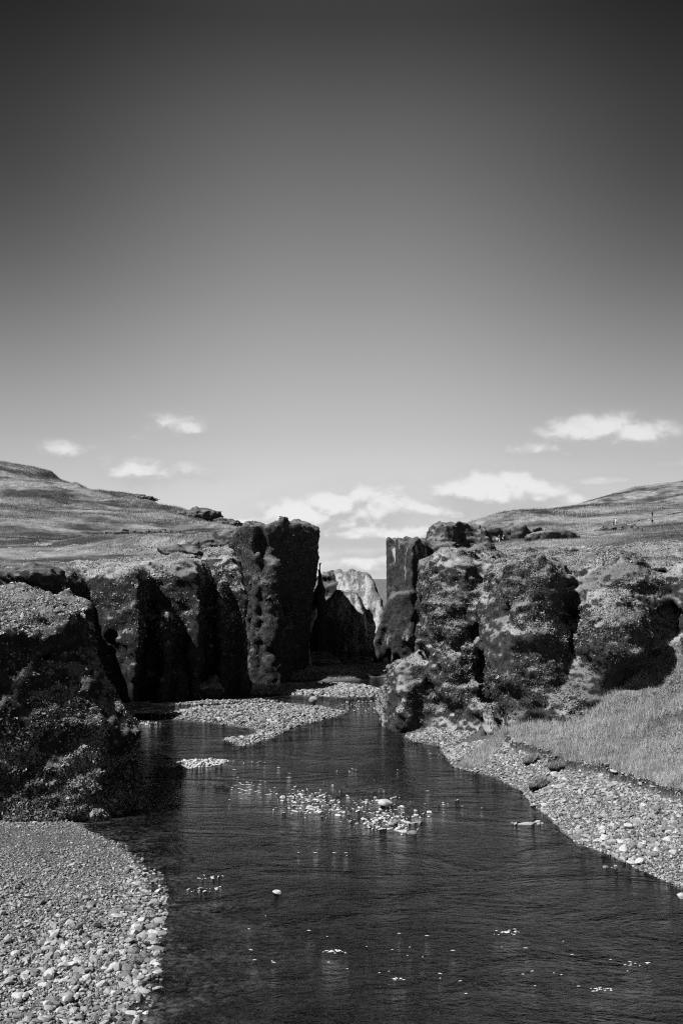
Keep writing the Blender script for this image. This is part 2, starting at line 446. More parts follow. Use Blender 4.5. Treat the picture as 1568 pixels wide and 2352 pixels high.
wx, wy, wf = fan_grid(us_w, ys_w)
shal = np.exp(ground_z(wx, wy) / .16)
link('river', mesh_np('river', np.stack([wx, wy, 0 * wx], 1), wf, True, [M_water], {'shallow': np.clip(shal, 0, 1)}), kind='structure')
print('ground', time.time() - T0)

# ------------------------------------------------------------------ plateaus and hills
def A3(lst): return [tuple(at(*p)) for p in lst]
HL = TPS(A3([(0, 1400, 56), (100, 1402, 57), (200, 1372, 60), (235, 1325, 66), (-200, 1390, 57), (0, 1345, 72), (120, 1345, 76), (0, 1305, 100), (145, 1312, 96),
             (235, 1312, 97), (330, 1299, 98), (420, 1286, 100), (520, 1276, 103), (600, 1268, 107), (300, 1290, 120), (400, 1262, 132), (200, 1282, 132), (0, 1275, 132),
             (548, 1212, 140), (660, 1225, 142), (505, 1222, 139), (455, 1240, 136), (500, 1270, 116), (0, 1250, 165), (100, 1232, 190), (250, 1240, 180), (450, 1228, 190), (0, 1195, 225), (200, 1208, 235), (350, 1203, 255), (0, 1135, 330), (200, 1165, 320), (330, 1180, 320),
             (0, 1074, 430), (80, 1088, 430), (145, 1114, 420), (225, 1131, 400), (350, 1161, 370), (430, 1177, 345), (490, 1191, 300), (545, 1203, 255), (600, 1225, 200), (-300, 1020, 430), (-300, 1150, 250), (-300, 1250, 140), (-500, 1300, 90)])
         + [(-200, 700, 38), (-120, 600, 32), (-60, 520, 22), (-40, 400, 18), (-400, 700, 60), (-25, 300, 17), (-20, 200, 16)], .01)
HR = TPS(A3([(985, 1268, 95), (1050, 1266, 92), (1130, 1273, 90), (1200, 1287, 88), (1300, 1292, 85), (1400, 1303, 82), (1500, 1296, 80), (1568, 1296, 80), (1800, 1270, 80),
             (1000, 1262, 180), (1100, 1257, 150), (1000, 1262, 230), (1150, 1249, 250), (1250, 1245, 180), (1300, 1245, 150), (1400, 1240, 140), (1568, 1230, 150), (1568, 1200, 230), (1411, 1206, 250), (1497, 1184, 280), (1300, 1217, 260),
             (1200, 1199, 380), (1257, 1189, 400), (1320, 1178, 410), (1370, 1166, 425), (1400, 1147, 435), (1430, 1132, 445), (1500, 1116, 460), (1568, 1106, 480), (1480, 1160, 370), (1568, 1150, 390), (1800, 1050, 480), (1800, 1150, 250), (1800, 1220, 130), (1100, 1200, 340), (1060, 1205, 300)])
         + [(80, 700, 40), (140, 650, 50), (40, 520, 24), (250, 700, 70), (25, 300, 19), (16, 130, 14)], .01)
P_L = [(-260, 49.5), (-60, 49.5), (-30, 49.3), (-18, 49.8), (-12.4, 51.0), (-10.7, 53.2), (-11.6, 57), (-14.8, 63), (-18.5, 69), (-27, 74), (-31, 80), (-30, 93), (-25.5, 99.5), (-19.6, 96.6), (-19.2, 100.6), (-14.0, 99.6), (-13.6, 103.6), (-10.1, 103.0), (-10.4, 108), (-19, 110), (-22, 116), (-14, 120), (-9, 124), (-7.5, 140), (-6, 146), (-6, 168), (-12, 178), (-14, 200), (-22, 280), (-30, 420), (-60, 620), (-300, 760), (-500, 700), (-500, 60)]
P_R = [(4, 79.5), (8, 77.6), (11, 74.6), (13, 72.6), (16, 71.6), (18.5, 69.6), (23, 68.4), (40, 67), (90, 55), (260, 50), (420, 60), (480, 800), (120, 720), (30, 520), (16, 330), (19, 250), (21, 232), (14, 180), (13, 140), (9, 105), (6, 90), (3.5, 84)]
def hill_sheet(name, H, poly, u0, u1, nu, inset, lowf, tamp, bump):
    us = np.concatenate([np.linspace(u0 * 2.6 if u0 < 0 and abs(u0) > abs(u1) else u0, u0, 24)[:-1] if abs(u0) > abs(u1) else [], np.linspace(u0, u1, nu),
                         np.linspace(u1, u1 * 2.6, 24)[1:] if abs(u1) > abs(u0) else []])
    ys = np.geomspace(52, 800, 420)
    x, y, F = fan_grid(us, ys)
    z = H(x, y)
    sd = poly_sdf(poly, x, y)
    s = np.clip(y / 250, .25, 1.5)
    if x.mean() < 0: inset = inset + 8 * sstep(84, 76, y)
    # terraces that follow the slope, hummocks, and gullies
    q = z / (3.2 * s + 1) + .9 * fbm(x * .018, y * .018, x * 0 + 2, 3)
    fr = q - np.floor(q)
    amp = sstep(0, .3, fbm(x * .012, y * .02, x * 0 + 7, 3) + .22)
    z = z + amp * (tamp * s) * (sstep(.0, .35, fr) - fr) + .55 * bump * s * fbm(x * .10, y * .07, x * 0, 4) + .22 * s ** .5 * fbm(x * .55, y * .4, x * 0 + 4, 3)
    z = z + tamp * 1.1 * s * (np.abs(fbm(x * .022 + 5, y * .016, x * 0 + 9, 3)) * 2.2 - .5) * sstep(inset + 6, inset + 30, -sd)
    z = z - lowf * sstep(inset + 10, inset, -sd) * .8
    bw = np.maximum(1.2, .012 * y)
    z = -2 + (z + 2) * sstep(inset - bw, inset, -sd)
    keep = (-sd > inset - bw * 1.05)
    Fk = F[keep[F].all(1)]
    used = np.unique(Fk); mp = -np.ones(len(x), int); mp[used] = np.arange(len(used))
    V = np.stack([x, y, z], 1)[used]
    me = mesh_np(name, V, mp[Fk], True, [M_hill])
    link(name, me, kind='structure')
    return me
me_hl = hill_sheet('hillside', HL, P_L, -.48, -.02, 420, 2.2, .9, 1.7, 1.3)
me_hr = hill_sheet('hillside.001', HR, P_R, .02, .48, 420, 9.5, .9, .8, .6)
print('hills', time.time() - T0)

# ------------------------------------------------------------------ rock bodies from distance fields
def rock_body(lo, hi, vox, sdf, amps, fine):
    """mesh of sdf(X,Y,Z) < 0 in a box; amps = [(amplitude, sx, sy, sz)] bends the field, fine = the same on the vertices"""
    n = [int(round((hi[i] - lo[i]) / vox)) + 1 for i in range(3)]
    X = (lo[0] + vox * np.arange(n[0]))[:, None, None]; Y = (lo[1] + vox * np.arange(n[1]))[None, :, None]; Z = (lo[2] + vox * np.arange(n[2]))[None, None, :]
    d = np.broadcast_to(sdf(X, Y, Z), n).astype(np.float32).copy()
    band = np.abs(d) < 2.6
    ix, iy, iz = np.nonzero(band)
    bx = X[ix, 0, 0]; by = Y[0, iy, 0]; bz = Z[0, 0, iz]
    add = 0
    for k, (a, sx, sy, sz) in enumerate(amps):
        add = add + a * fbm(bx / sx + 31 * k, by / sy, bz / sz, 2)
    d[band] += add
    d[0] = d[-1] = 1; d[:, 0] = d[:, -1] = 1; d[:, :, -1] = 1
    np.clip(d, -3, 3, out=d)
    g = vdb.FloatGrid(3.0); g.copyFromArray(d)
    pts, quads = g.convertToQuads(0.0)
    V = np.asarray(pts, np.float64) * vox + np.array(lo)
    F = np.asarray(quads, np.int64)
    me = mesh_np('tmp', V, F)
    N = vnormals(me)
    # make sure the faces look outwards (upward faces are on top)
    c = V[F].mean(1); e1 = V[F[:, 1]] - V[F[:, 0]]; e2 = V[F[:, 2]] - V[F[:, 0]]
    top = c[:, 2] > np.quantile(c[:, 2], .97)
    if np.cross(e1, e2)[top, 2].sum() < 0:
        F = F[:, ::-1]; N = -N
    disp = 0
    for k, (a, sx, sy, sz) in enumerate(fine):
        disp = disp + a * fbm(V[:, 0] / sx + 11 * k, V[:, 1] / sy, V[:, 2] / sz, 2)
    V = V + N * np.asarray(disp)[:, None]
    bpy.data.meshes.remove(me)
    return V, F
def rock_thing(name, label, cat, VF, m_, group=None):
    V, F = VF
    base = np.array((V[:, 0].mean(), V[:, 1].mean(), V[:, 2].min()))
    o = link(name, mesh_np(name, V - base, F, True, [m_]), loc=base, label=label, category=cat)
    if group: o['group'] = group
    return o

def sdf_bank(X, Y, Z):
    d2 = poly_sdf(P_L, X, Y)
    H = HL(X, Y) + .7 * fbm(X * .45, Y * .45, X * 0, 3)
    d = d2 + .9 * np.maximum(0, Z - 4.6) * np.maximum(sstep(-16, -12, X), .66 * sstep(54.5, 59, Y) * sstep(-29, -22, X)) + .13 * np.clip(Z, 0, 6.4) - .3
    d = smax(d * .8, Z - H, .8)
    # ledge of turf that hangs over the bank, and the shaded hollow below it
    led = smax(poly_sdf([(-60, 50.0), (-18, 50.2), (-14.6, 52.4), (-16, 60), (-60, 60)], X, Y), np.abs(Z - (H - .9)) - 1.0, .6)
    d = smin(d, led, .4)
    hol = caps(X, Y, Z, (-40, 52.2, 7.9), (-15.5, 53.4, 7.9), 1.5, 1.3)
    d = smax(d, -hol, .5)
    return d
near_bank = rock_thing('river_cliff', 'near dark cliff with leafy bank rising above the pebbly foreshore', 'cliff',
    rock_body((-44, 47, -1.4), (-8, 74, 16), .17, sdf_bank, [(.6, 3, 3, 2.2), (.4, 1.1, 1.1, .8)], [(.22, .45, .45, .35), (.11, .2, .2, .2)]), M_bank)
def sdf_left(X, Y, Z):
    d2 = poly_sdf(P_L, X, Y)
    H = HL(X, Y)
    d = d2 + .05 * Z - .3 + .5 * np.maximum(0, Z - (H - 1.3))
    for c, r, top, tp, ln in (((-17.4, 99.2), (.8, 1.3), 8.9, .03, (0, 0)), ((-12.2, 103.0), (.9, 1.4), 12.2, .03, (0, 0))):
        d = smin(d, colm(X, Y, Z, c, r, top, tp, ln), .35)
    for c, r in (((-19.2, 99.6, 4), (.7, 2.4, 8)), ((-16.0, 99.5, 2.5), (.8, 2.0, 6.5)), ((-13.5, 102.6, 4), (.6, 2.4, 9.5)), ((-22.5, 97.5, 2), (2.2, 1.6, 5.5))):
        d = smax(d, -ell(X, Y, Z, c, r), .5)
    return smax(d, Z - H, .9)
left_cliff = rock_thing('canyon_cliff', 'long dark cliff with rounded buttresses and mossy rim in front of the tall square block', 'cliff',
    rock_body((-46, 73.2, -1.4), (-4, 176, 19), .27, sdf_left, [(.6, 3.2, 3.2, 8), (.4, 1.2, 1.2, 1.5)], [(.24, .8, .8, .6), (.14, .33, .33, .28)]), M_left)
def sdf_block(X, Y, Z):
    d = poly_sdf([(-13.3, 122), (-12.2, 119.2), (-9.8, 117.6), (-5.2, 119.6), (-2.9, 122.5), (-3.2, 134), (-6, 140), (-14.5, 142)], X, Y) + .09 * np.maximum(0, 17.5 - Z)
    top = 18.6 + .05 * (X + 6) - .35 * np.maximum(0, X + 4.6) + .45 * vnoise(X / 2.3 + 4, Y / 2.3, 0 * Z) + .18 * np.sign(vnoise(X / 1.7 + 9, Y / 5, 0 * Z))
    d = smax(d, Z - top, .5)
    for c, r in (((-9.6, 117.8, 16.6), (.9, 1.8, 2.6)),):
        d = smax(d, -ell(X, Y, Z, c, r), .4)
    d = smin(d, colm(X, Y, Z, (-8.1, 117.6), (1.5, 1.6), 14.2, .02), .4)
    d = smin(d, colm(X, Y, Z, (-9.9, 117.2), (.8, .8), 15.6, .03), .3)
    d = smin(d, colm(X, Y, Z, (-6.7, 118.6), (.9, 1.1), 8.2, .03), .35)
    return d
block = rock_thing('rock_block', 'tall square-topped dark rock block on the left side of the canyon gap', 'cliff',
    rock_body((-20, 113, -1.4), (-.5, 145, 21.5), .27, sdf_block, [(.55, 3.6, 3.6, 5), (.5, 1.4, 1.4, 1.6)], [(.26, .6, .6, .5), (.1, .3, .3, .3)]), M_block)
def sdf_spire(X, Y, Z):
    d = colm(X, Y, Z, (-3.3, 150), (1.15, 1.5), 11, .02)
    d = smin(d, caps(X, Y, Z, (-3.3, 150, 8), (-3.25, 150, 14.3), 1.05, .16), .3)
    d = smin(d, colm(X, Y, Z, (-5.6, 152), (3.0, 3), 9, .05), .8)
    d = smin(d, colm(X, Y, Z, (-1.8, 152), (1.6, 2), 6.5, .06), .8)
    return d
rock_thing('rock_spire', 'thin pointed dark rock spire beside the tall square block', 'rock',
    rock_body((-10, 137, -1.4), (1, 157, 16), .25, sdf_spire, [(.35, 1.5, 1.5, 2.5), (.2, .7, .7, .7)], [(.1, .4, .4, .4)]), M_block)
def sdf_fin(X, Y, Z):
    Y2 = Y + .6 * (X + 4.2)
    pr = [tuple(at(px, py, 141)[[0, 2]]) for px, py in ((700, 1545), (704, 1420), (709, 1392), (716, 1402), (727, 1392), (729, 1412), (716, 1452), (708, 1475), (718, 1545))]
    return smax(poly_sdf(pr, X - 0 * Y, Z - 0 * Y), np.abs(Y2 - 141) - 1.1 + .05 * Z, .5)
rock_thing('rock_fin', 'small pale rock fin low against the right edge of the square block', 'rock',
    rock_body((-8, 137, -1.4), (0, 146, 10), .16, sdf_fin, [(.25, 1.0, 1.0, 1.6), (.15, .4, .4, .5)], [(.06, .3, .3, .3)]), M_far)
def sdf_back(X, Y, Z):
    return smin(ell(X, Y, Z, (-2.0, 192, 2), (4.5, 4, 10.5)), ell(X, Y, Z, (1.5, 194, 2), (3.5, 4, 8.5)), 1.0)
rock_thing('rock_hill', 'dark rounded rock behind the thin spire in the canyon gap', 'rock', rock_body((-9, 186, -1.4), (7, 200, 15), .3, sdf_back, [(.9, 2.2, 2.2, 2.5), (.4, .9, .9, .9)], [(.15, .5, .5, .5)]), M_block)
def sdf_hoodoo(X, Y, Z):
    def prof(pts, d): return [tuple(at(px, py, d)[[0, 2]]) for px, py in pts]
    back = prof([(700, 1540), (724, 1440), (751, 1384), (774, 1358), (777, 1340), (762, 1309), (780, 1309), (802, 1319), (804, 1307), (825, 1312), (847, 1319), (866, 1353), (876, 1378), (882, 1420), (890, 1540)], 170)
    front = prof([(705, 1540), (735, 1420), (751, 1383), (774, 1359), (817, 1362), (832, 1395), (842, 1445), (850, 1540)], 166.5)
    lean = .10 * (Z - 6)
    Y = Y + .75 * (X - 2.5)
    d = smax(poly_sdf(back, X - 0 * Y, Z - 0 * Y), np.abs(Y - 171.5 - lean) - 2.6 + .12 * (Z - 4), .9)
    d = smin(d, smax(poly_sdf(front, X - 0 * Y, Z - 0 * Y), np.abs(Y - 167.6 - lean) - 1.6, .7), .5)
    for (a, b, ra, rb, dd) in (((802, 1322), (822, 1366), .45, .35, 168.6), ((826, 1330), (852, 1405), .3, .5, 168.3), ((790, 1318), (808, 1352), .2, .4, 168.3), ((795, 1372), (790, 1430), .5, .8, 165.3), ((842, 1380), (848, 1440), .3, .5, 166.8)):
        d = smax(d, -caps(X, Y, Z, at(*a, dd), at(*b, dd), ra, rb), .35)
    return d
rock_thing('hoodoo_ridge', 'pale leaning rock fins in the middle of the canyon gap', 'rock',
    rock_body((-10, 158, -1.4), (12, 186, 16), .25, sdf_hoodoo, [(.5, 1.3, 1.3, 2.6), (.25, .6, .6, .9)], [(.12, .4, .4, .5)]), M_far)
def sdf_tower(X, Y, Z):
    d = poly_sdf([(7.0, 152.5), (10.4, 146.8), (12.9, 150), (13.3, 158), (9, 162), (7.2, 157)], X, Y) + .03 * np.maximum(0, 12 - Z)
    d = smax(d, Z - (17.6 + .9 * vnoise(X / 1.4 + 2, Y / 1.6 + 5, 0 * Z)), .4)
    d = smin(d, colm(X, Y, Z, (9.2, 147.6), (2.2, 2.2), 10.2, .02), .5)
    d = smin(d, caps(X, Y, Z, (9.8, 146, 3.5), (10.2, 147, 9.5), 1.2, .9), .4)
    d = smin(d, caps(X, Y, Z, (5.0, 147, 2.4), (7.6, 147.5, 8.6), .5, 1.0), .4)
    d = smin(d, caps(X, Y, Z, (9.4, 147.4, 6.6), (6.0, 147.2, 1.2), 2.0, .7), .6)
    d = smin(d, caps(X, Y, Z, (5.3, 147, -1), (5.4, 147, 3.4), .8, .42), .3)
    d = smin(d, colm(X, Y, Z, (14.5, 157), (4, 6), 17.0, .02), .6)
    return d
rock_thing('rock_tower', 'tall upright rock tower with pale streaked face on the right side of the canyon gap', 'rock',
    rock_body((2.5, 142, -1.4), (20, 166, 20.5), .25, sdf_tower, [(.35, 1.5, 1.5, 6), (.25, .8, .8, 1.0)], [(.12, .45, .45, .5)]), M_tower)
def head(X, Y, Z, c, r, top, taper, k):
    q = (np.sqrt(((X - c[0]) / r[0]) ** 2 + ((Y - c[1]) / r[1]) ** 2) - 1) * min(r) + taper * Z
    return smax(q, Z - top, k)
def sdf_right(X, Y, Z):
    d2 = poly_sdf(P_R, X, Y)
    H = HR(X, Y) + .3 * fbm(X * .35, Y * .35, X * 0, 3)
    d = smax((d2 + .33 * np.clip(Z - 1.0, -1, 11.5) + .3) * .9, Z - H, 1.0)
    for c, r, top, tp in (((9.0, 82.4), (3.5, 6.0), 14.4, .09), ((13.9, 76.6), (3.6, 6.2), 13.4, .05), ((6.0, 83.5), (2.2, 3.5), 5.6, .16), ((28, 73), (4.5, 5), 12.6, .05)):
        d = smin(d, head(X, Y, Z, c, r, top, tp, 1.6), .9)
    for c, r in (((5.2, 81.3, 1.4), (1.6, 3.3, 4.4)), ((10.4, 77.6, 1.8), (1.5, 2.0, 3.0)), ((13.4, 74.0, 6.2), (2.9, 4.0, 4.4)), ((19.3, 70.8, 8.2), (2.3, 3.4, 2.8)), ((21.0, 76.5, 10.4), (3.6, 4.5, 3.0)), ((17.6, 78, 11.0), (2.6, 4, 2.2)), ((37, 74, 8), (5, 5, 5)), ((12.0, 89, 12.8), (2.6, 5, 1.8))):
        d = smin(d, ell(X, Y, Z, c, r), .8)
    d = smin(d, caps(X, Y, Z, (21.4, 75.0, 10.4), (16.2, 69.3, 1.4), 2.3, 1.7), .8)
    for a, b, r0, r1 in (((12.2, 82, 11.0), (11.3, 75.6, 1.5), .25, .7), ((18.5, 76.5, 11.0), (17.3, 69.6, 3.0), .3, .65), ((24.6, 77, 12.4), (22.8, 69.5, 6.5), .6, 1.3), ((6.9, 83, 9), (7.2, 78, 1.5), .35, .4)):
        d = smax(d, -caps(X, Y, Z, a, b, r0, r1), .6)
    for c, r in (((10.9, 78.0, 6.4), (.8, 2.6, 3.2)), ((11.6, 75, 2.0), (.5, 2.4, 1.8)), ((14.9, 70.6, .7), (2.2, 2.8, 1.5)), ((7.4, 77.2, 1.2), (1.3, 1.0, 1.4))):
        d = smax(d, -ell(X, Y, Z, c, r), .45)
    return d
right_cliff = rock_thing('mossy_cliff', 'big rounded mossy rock mass with bulging buttresses above the right grassy bank', 'cliff',
    rock_body((2, 62, -1.4), (44, 122, 17.5), .18, sdf_right, [(.75, 3.0, 3.0, 3.0), (.38, 1.3, 1.3, 1.0)], [(.22, .6, .6, .46), (.13, .26, .26, .2)]), M_right)
def sdf_ledge(X, Y, Z):
    d = poly_sdf([(21, 238), (23.5, 232), (27.5, 233), (29, 239), (32, 239), (34.5, 234), (36, 239), (40, 239), (42, 236), (46, 238), (58, 250), (56, 268), (22, 268)], X, Y) + .18 * np.maximum(0, Z - 17)
    d = smax(d, Z - (25.3 - .06 * (X - 22) + .9 * vnoise(X / 3, Y / 3, 0 * Z)), .6)
    return smin(d, ell(X, Y, Z, (24, 236, 17), (5, 6, 5)), .8)
rock_thing('rock_ledge', 'low crag with dark hollows behind the hikers on the right plateau', 'rock',
    rock_body((17, 226, 12), (60, 270, 28.5), .4, sdf_ledge, [(1.2, 3.5, 3.5, 3), (.8, 1.5, 1.5, .9)], [(.3, .7, .7, .4)]), M_crag)
# outcrops on the plateaus: (picture x, y, depth, half width, half height, label)
for (px, py, d_, hw, hh, lb) in ((1265, 1246, 168, 4.2, 1.9, 'dark mossy outcrop on the plateau right of the hikers with pale tops'),
                                 (1420, 1222, 215, 4.5, 1.3, 'low dark outcrop in the grass below the walking couple'),
                                 (1110, 1276, 125, 3.4, .7, 'smooth pale mossy hump just below the group of hikers'),
                                 (455, 1192, 300, 6.5, 2.4, 'dark outcrop on the left skyline nearest the square block'),
                                 (515, 1203, 262, 4.5, 1.6, 'small rounded outcrop on the skyline between hill and square block'),
                                 (290, 1153, 382, 11, 1.8, 'long dark rocky edge along the left hill skyline'),
                                 (520, 1236, 128, 2.3, 1.9, 'dark shadowed knob of rock just left of the square block'),
                                 (470, 1249, 126, 2.6, 1.2, 'low ledge of rock below the left skyline near the square block'),
                                 (415, 1262, 122, 2.8, .9, 'mossy rib of rock on the rim of the long dark cliff'),
                                 (75, 1318, 84, 2.6, .9, 'grass-topped earth hummock on the left plateau at the frame edge'),
                                 (330, 1250, 165, 7, .9, 'low mossy ledge across the left plateau'),):
    c = at(px, py, d_)
    H = HL if px < 784 else HR
    c[2] = float(H(c[0], c[1])) + (.2 if hh < 2.3 else .0)
    def sdf_o(X, Y, Z, c=c, hw=hw, hh=hh):
        return smin(ell(X, Y, Z, c, (hw, hw * .8, hh)), ell(X, Y, Z, (c[0] + hw * .35, c[1] - hw * .2, c[2]), (hw * .6, hw * .6, hh * .8)), .4)
    v = max(.14, hh * .11)
    rock_thing('rock_outcrop', lb, 'rock', rock_body((c[0] - hw * 1.3, c[1] - hw * 1.2, c[2] - hh * 1.4), (c[0] + hw * 1.3, c[1] + hw * 1.2, c[2] + hh * 1.5), v, sdf_o,
               [(hh * .32, hh * 1.3, hh * 1.3, hh * .7), (hh * .18, hh * .5, hh * .5, hh * .4)], [(hh * .06, hh * .2, hh * .2, hh * .2)]), M_crag)
print('rocks', time.time() - T0)

# ------------------------------------------------------------------ scatter: grass blades, moss, leaves
def mesh_tris(me):
    me.calc_loop_triangles()
    V = np.empty(len(me.vertices) * 3, np.float32); me.vertices.foreach_get('co', V)
    T = np.empty(len(me.loop_triangles) * 3, np.int32); me.loop_triangles.foreach_get('vertices', T)
    return V.reshape(-1, 3), T.reshape(-1, 3)
def sample(V, T, n, weight):
    a, b, c = V[T[:, 0]], V[T[:, 1]], V[T[:, 2]]
    N = np.cross(b - a, c - a); area = np.linalg.norm(N, axis=1) + 1e-12
    N = N / area[:, None]
    wt = area * weight((a + b + c) / 3, N)
    k = rng.choice(len(T), n, p=wt / wt.sum())
    r1 = np.sqrt(rng.random(n))[:, None]; r2 = rng.random(n)[:, None]
    return a[k] * (1 - r1) + b[k] * r1 * (1 - r2) + c[k] * r1 * r2, N[k]
def in_view(P, mx=60, my=60):
    x, y, f = to_px(P)
    return ((x > -mx) & (x < 1568 + mx) & (y < 2352 + my) & (f > 1)).astype(float)
def blades(P, N, h, wd, lean, up=1.0, shade=None):
    """one bent triangle pair per blade"""
    n = len(P)
    h = h * rng.uniform(.55, 1.3, n)[:, None]; a = rng.uniform(0, 2 * np.pi, n)
    side = np.stack([np.cos(a), np.sin(a), 0 * a], 1)
    dirn = N * (1 - up) + np.array((0, 0, 1.0)) * up + rng.normal(0, lean, (n, 3)); dirn /= np.linalg.norm(dirn, axis=1)[:, None]
    w2 = (wd * rng.uniform(.6, 1.3, n))[:, None]
    V = np.stack([P - side * w2 - dirn * .04, P + side * w2 - dirn * .04, P + dirn * h], 1).reshape(-1, 3)
    F = np.arange(3 * n).reshape(-1, 3)
    s = rng.random(n) if shade is None else np.clip(shade + rng.normal(0, .18, n), 0, 1)
    return V, F, np.repeat(s, 3)
def leaves(P, N, size, tilt, shade=None):
    n = len(P)
    nn = N + rng.normal(0, tilt, (n, 3)); nn /= np.linalg.norm(nn, axis=1)[:, None]
    t = np.cross(nn, rng.normal(0, 1, (n, 3))); t /= np.linalg.norm(t, axis=1)[:, None] + 1e-9
    b = np.cross(nn, t)
    s = (size * rng.lognormal(0, .35, n))[:, None]
    c = P + N * (s * rng.uniform(.1, .8, n)[:, None])
    V = np.stack([c - t * s, c + b * s * .5, c + t * s, c - b * s * .5], 1).reshape(-1, 3)
    F = np.arange(4 * n).reshape(-1, 4)
    q = rng.random(n) if shade is None else np.clip(shade + rng.normal(0, .2, n), 0, 1)
    return V, F, np.repeat(q, 4)
def stuff(name, VFS, m_, parent=None, smooth=False):
    V, F, s = VFS
    if parent is not None:
        V = V - np.array(parent.location)
    return link(name, mesh_np(name, V, F, smooth, [m_], {'shade': s}), parent=parent, kind='stuff')
def gm(P, s, k=0): return fbm(P[:, 0] * s + k, P[:, 1] * s, P[:, 2] * s, 3)

# right bank meadow
Vg = np.stack([gx, gy, gz], 1); Tg = np.concatenate([gf[:, [0, 1, 2]], gf[:, [0, 2, 3]]])
sel = (np.abs(Vg[Tg[:, 0], 0]) < 45) & (Vg[Tg[:, 0], 1] < 150) & (Vg[Tg[:, 0], 1] > 22)
Tg2 = Tg[sel]
P, N = sample(Vg, Tg2, 400000, lambda c, n: (turf_mask(c[:, 0], c[:, 1]) > .8) * in_view(c) * (.25 + np.clip(.6 + 1.2 * gm(c, .35), 0, 2)) * (c[:, 2] > .15))
d_ = P[:, 1]
hgt = .30 + .28 * np.clip(gm(P, .25, 5) + .3, 0, 1) + .10 * (P[:, 1] < 60)
stuff('grass', blades(P, N, hgt[:, None] if False else 1.0, .022, .28, 1.0, .5 + .55 * gm(P, .22, 9)) if False else
      (lambda V, F, s: (V, F, s))(*blades(P, N, .27, .0105, .5, 1.0, np.where(P[:, 2] < 3, .72, .5) + .6 * gm(P, .35, 9) + .4 * gm(P, 1.4, 2))), M_blade)
P, N = sample(Vg, Tg2, 60000, lambda c, n: (turf_mask(c[:, 0], c[:, 1]) > .6) * in_view(c) * np.clip(2.6 * gm(c, .5, 21) - .15, 0, 2) * (c[:, 2] > .3))
stuff('grass', blades(P, N, .52, .012, .4, 1.0, .8 + 0 * P[:, 0]), M_blade)
P, N = sample(Vg, Tg2, 60000, lambda c, n: (turf_mask(c[:, 0], c[:, 1]) > .9) * in_view(c) * np.clip(2.6 * gm(c, .4, 33) + .1, 0, 2) * sstep(1.8, 4.2, c[:, 2]))
stuff('meadow_herbs', leaves(P + np.array((0, 0, .15)), N, .05, .7, .35 + 0 * P[:, 0]), M_leaf)
# hillside tussocks
def hillgrass(me, n, H):
    V, T = mesh_tris(me)
    P, N = sample(V, T, n, lambda c, n_: in_view(c) * np.clip(.3 + 1.7 * gm(c, .05) + 1.2 * gm(c, .2, 7), .02, 2) * (1.0 / np.maximum(c[:, 1], 60) ** 1.4) * (n_[:, 2] > .5))
    s = .42 + 1.1 * fbm(P[:, 0] * .04, P[:, 1] * .04, P[:, 2] * .16, 4) + .5 * gm(P, .3, 5)
    h = np.clip(P[:, 1] / 400, .3, .8)
    Vv, F, sh = blades(P, N, 1.0, .03, .25, 1.0, s)
    # blade length and width grow a little with distance so that far tussocks stand for whole tufts
    Vv = Vv.reshape(-1, 3, 3); root = P[:, None, :]
    Vv = root + (Vv - root) * np.stack([h * 1.6, h * 1.6, h * .9], 1)[:, None, :]
    return Vv.reshape(-1, 3), F, sh
stuff('grass.001', hillgrass(me_hl, 190000, HL), M_hillblade)
stuff('grass.002', hillgrass(me_hr, 160000, HR), M_hillblade)
# leafy cover of the near bank
def rock_cover(o, n, size, tilt, wfun, name, m_, sfun=None):
    V, T = mesh_tris(o.data)
    V = V + np.array(o.location)
    P, N = sample(V, T, n, lambda c, nn: in_view(c) * wfun(c, nn))
    return stuff(name, leaves(P, N, size, tilt, sfun(P, N) if sfun else None), m_, o)
rock_cover(near_bank, 190000, .055, .8, lambda c, n: np.clip(.5 + 1.6 * gm(c, .55), .03, 2) * ((c[:, 1] < 60) + .35) * (.03 + sstep(6.6, 5.4, c[:, 2] - 1.2 * gm(c, .5, 2)) + 1.2 * sstep(.55, .8, n[:, 2])), 'leaves', M_leaf, lambda P, N: .25 + .5 * gm(P, .6, 4) + .55 * sstep(7.5, 9.5, P[:, 2]) * N[:, 2] * (1 + 2.2 * gm(P, .5, 14)) + .2 * N[:, 2])  # leaves left out under the ledge and lightened on top to imitate its shade
rock_cover(left_cliff, 150000, .075, .6, lambda c, n: np.clip(.4 + 1.5 * gm(c, .5), .02, 2) * (.5 + np.clip(n[:, 2], 0, 1)) * (.06 + sstep(3, 12, c[:, 2])), 'moss', M_moss, lambda P, N: .34 + .4 * gm(P, .5, 4) + .5 * N[:, 2])  # moss thinned low on the wall to imitate the shadow there
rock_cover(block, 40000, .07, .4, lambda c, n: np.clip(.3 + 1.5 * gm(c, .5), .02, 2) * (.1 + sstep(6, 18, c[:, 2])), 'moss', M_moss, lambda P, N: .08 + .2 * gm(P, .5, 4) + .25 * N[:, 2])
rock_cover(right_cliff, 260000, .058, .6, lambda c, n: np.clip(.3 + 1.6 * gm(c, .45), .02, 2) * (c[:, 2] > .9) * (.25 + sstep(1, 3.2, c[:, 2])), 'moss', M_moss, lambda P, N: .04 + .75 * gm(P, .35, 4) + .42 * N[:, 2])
print('scatter', time.time() - T0)

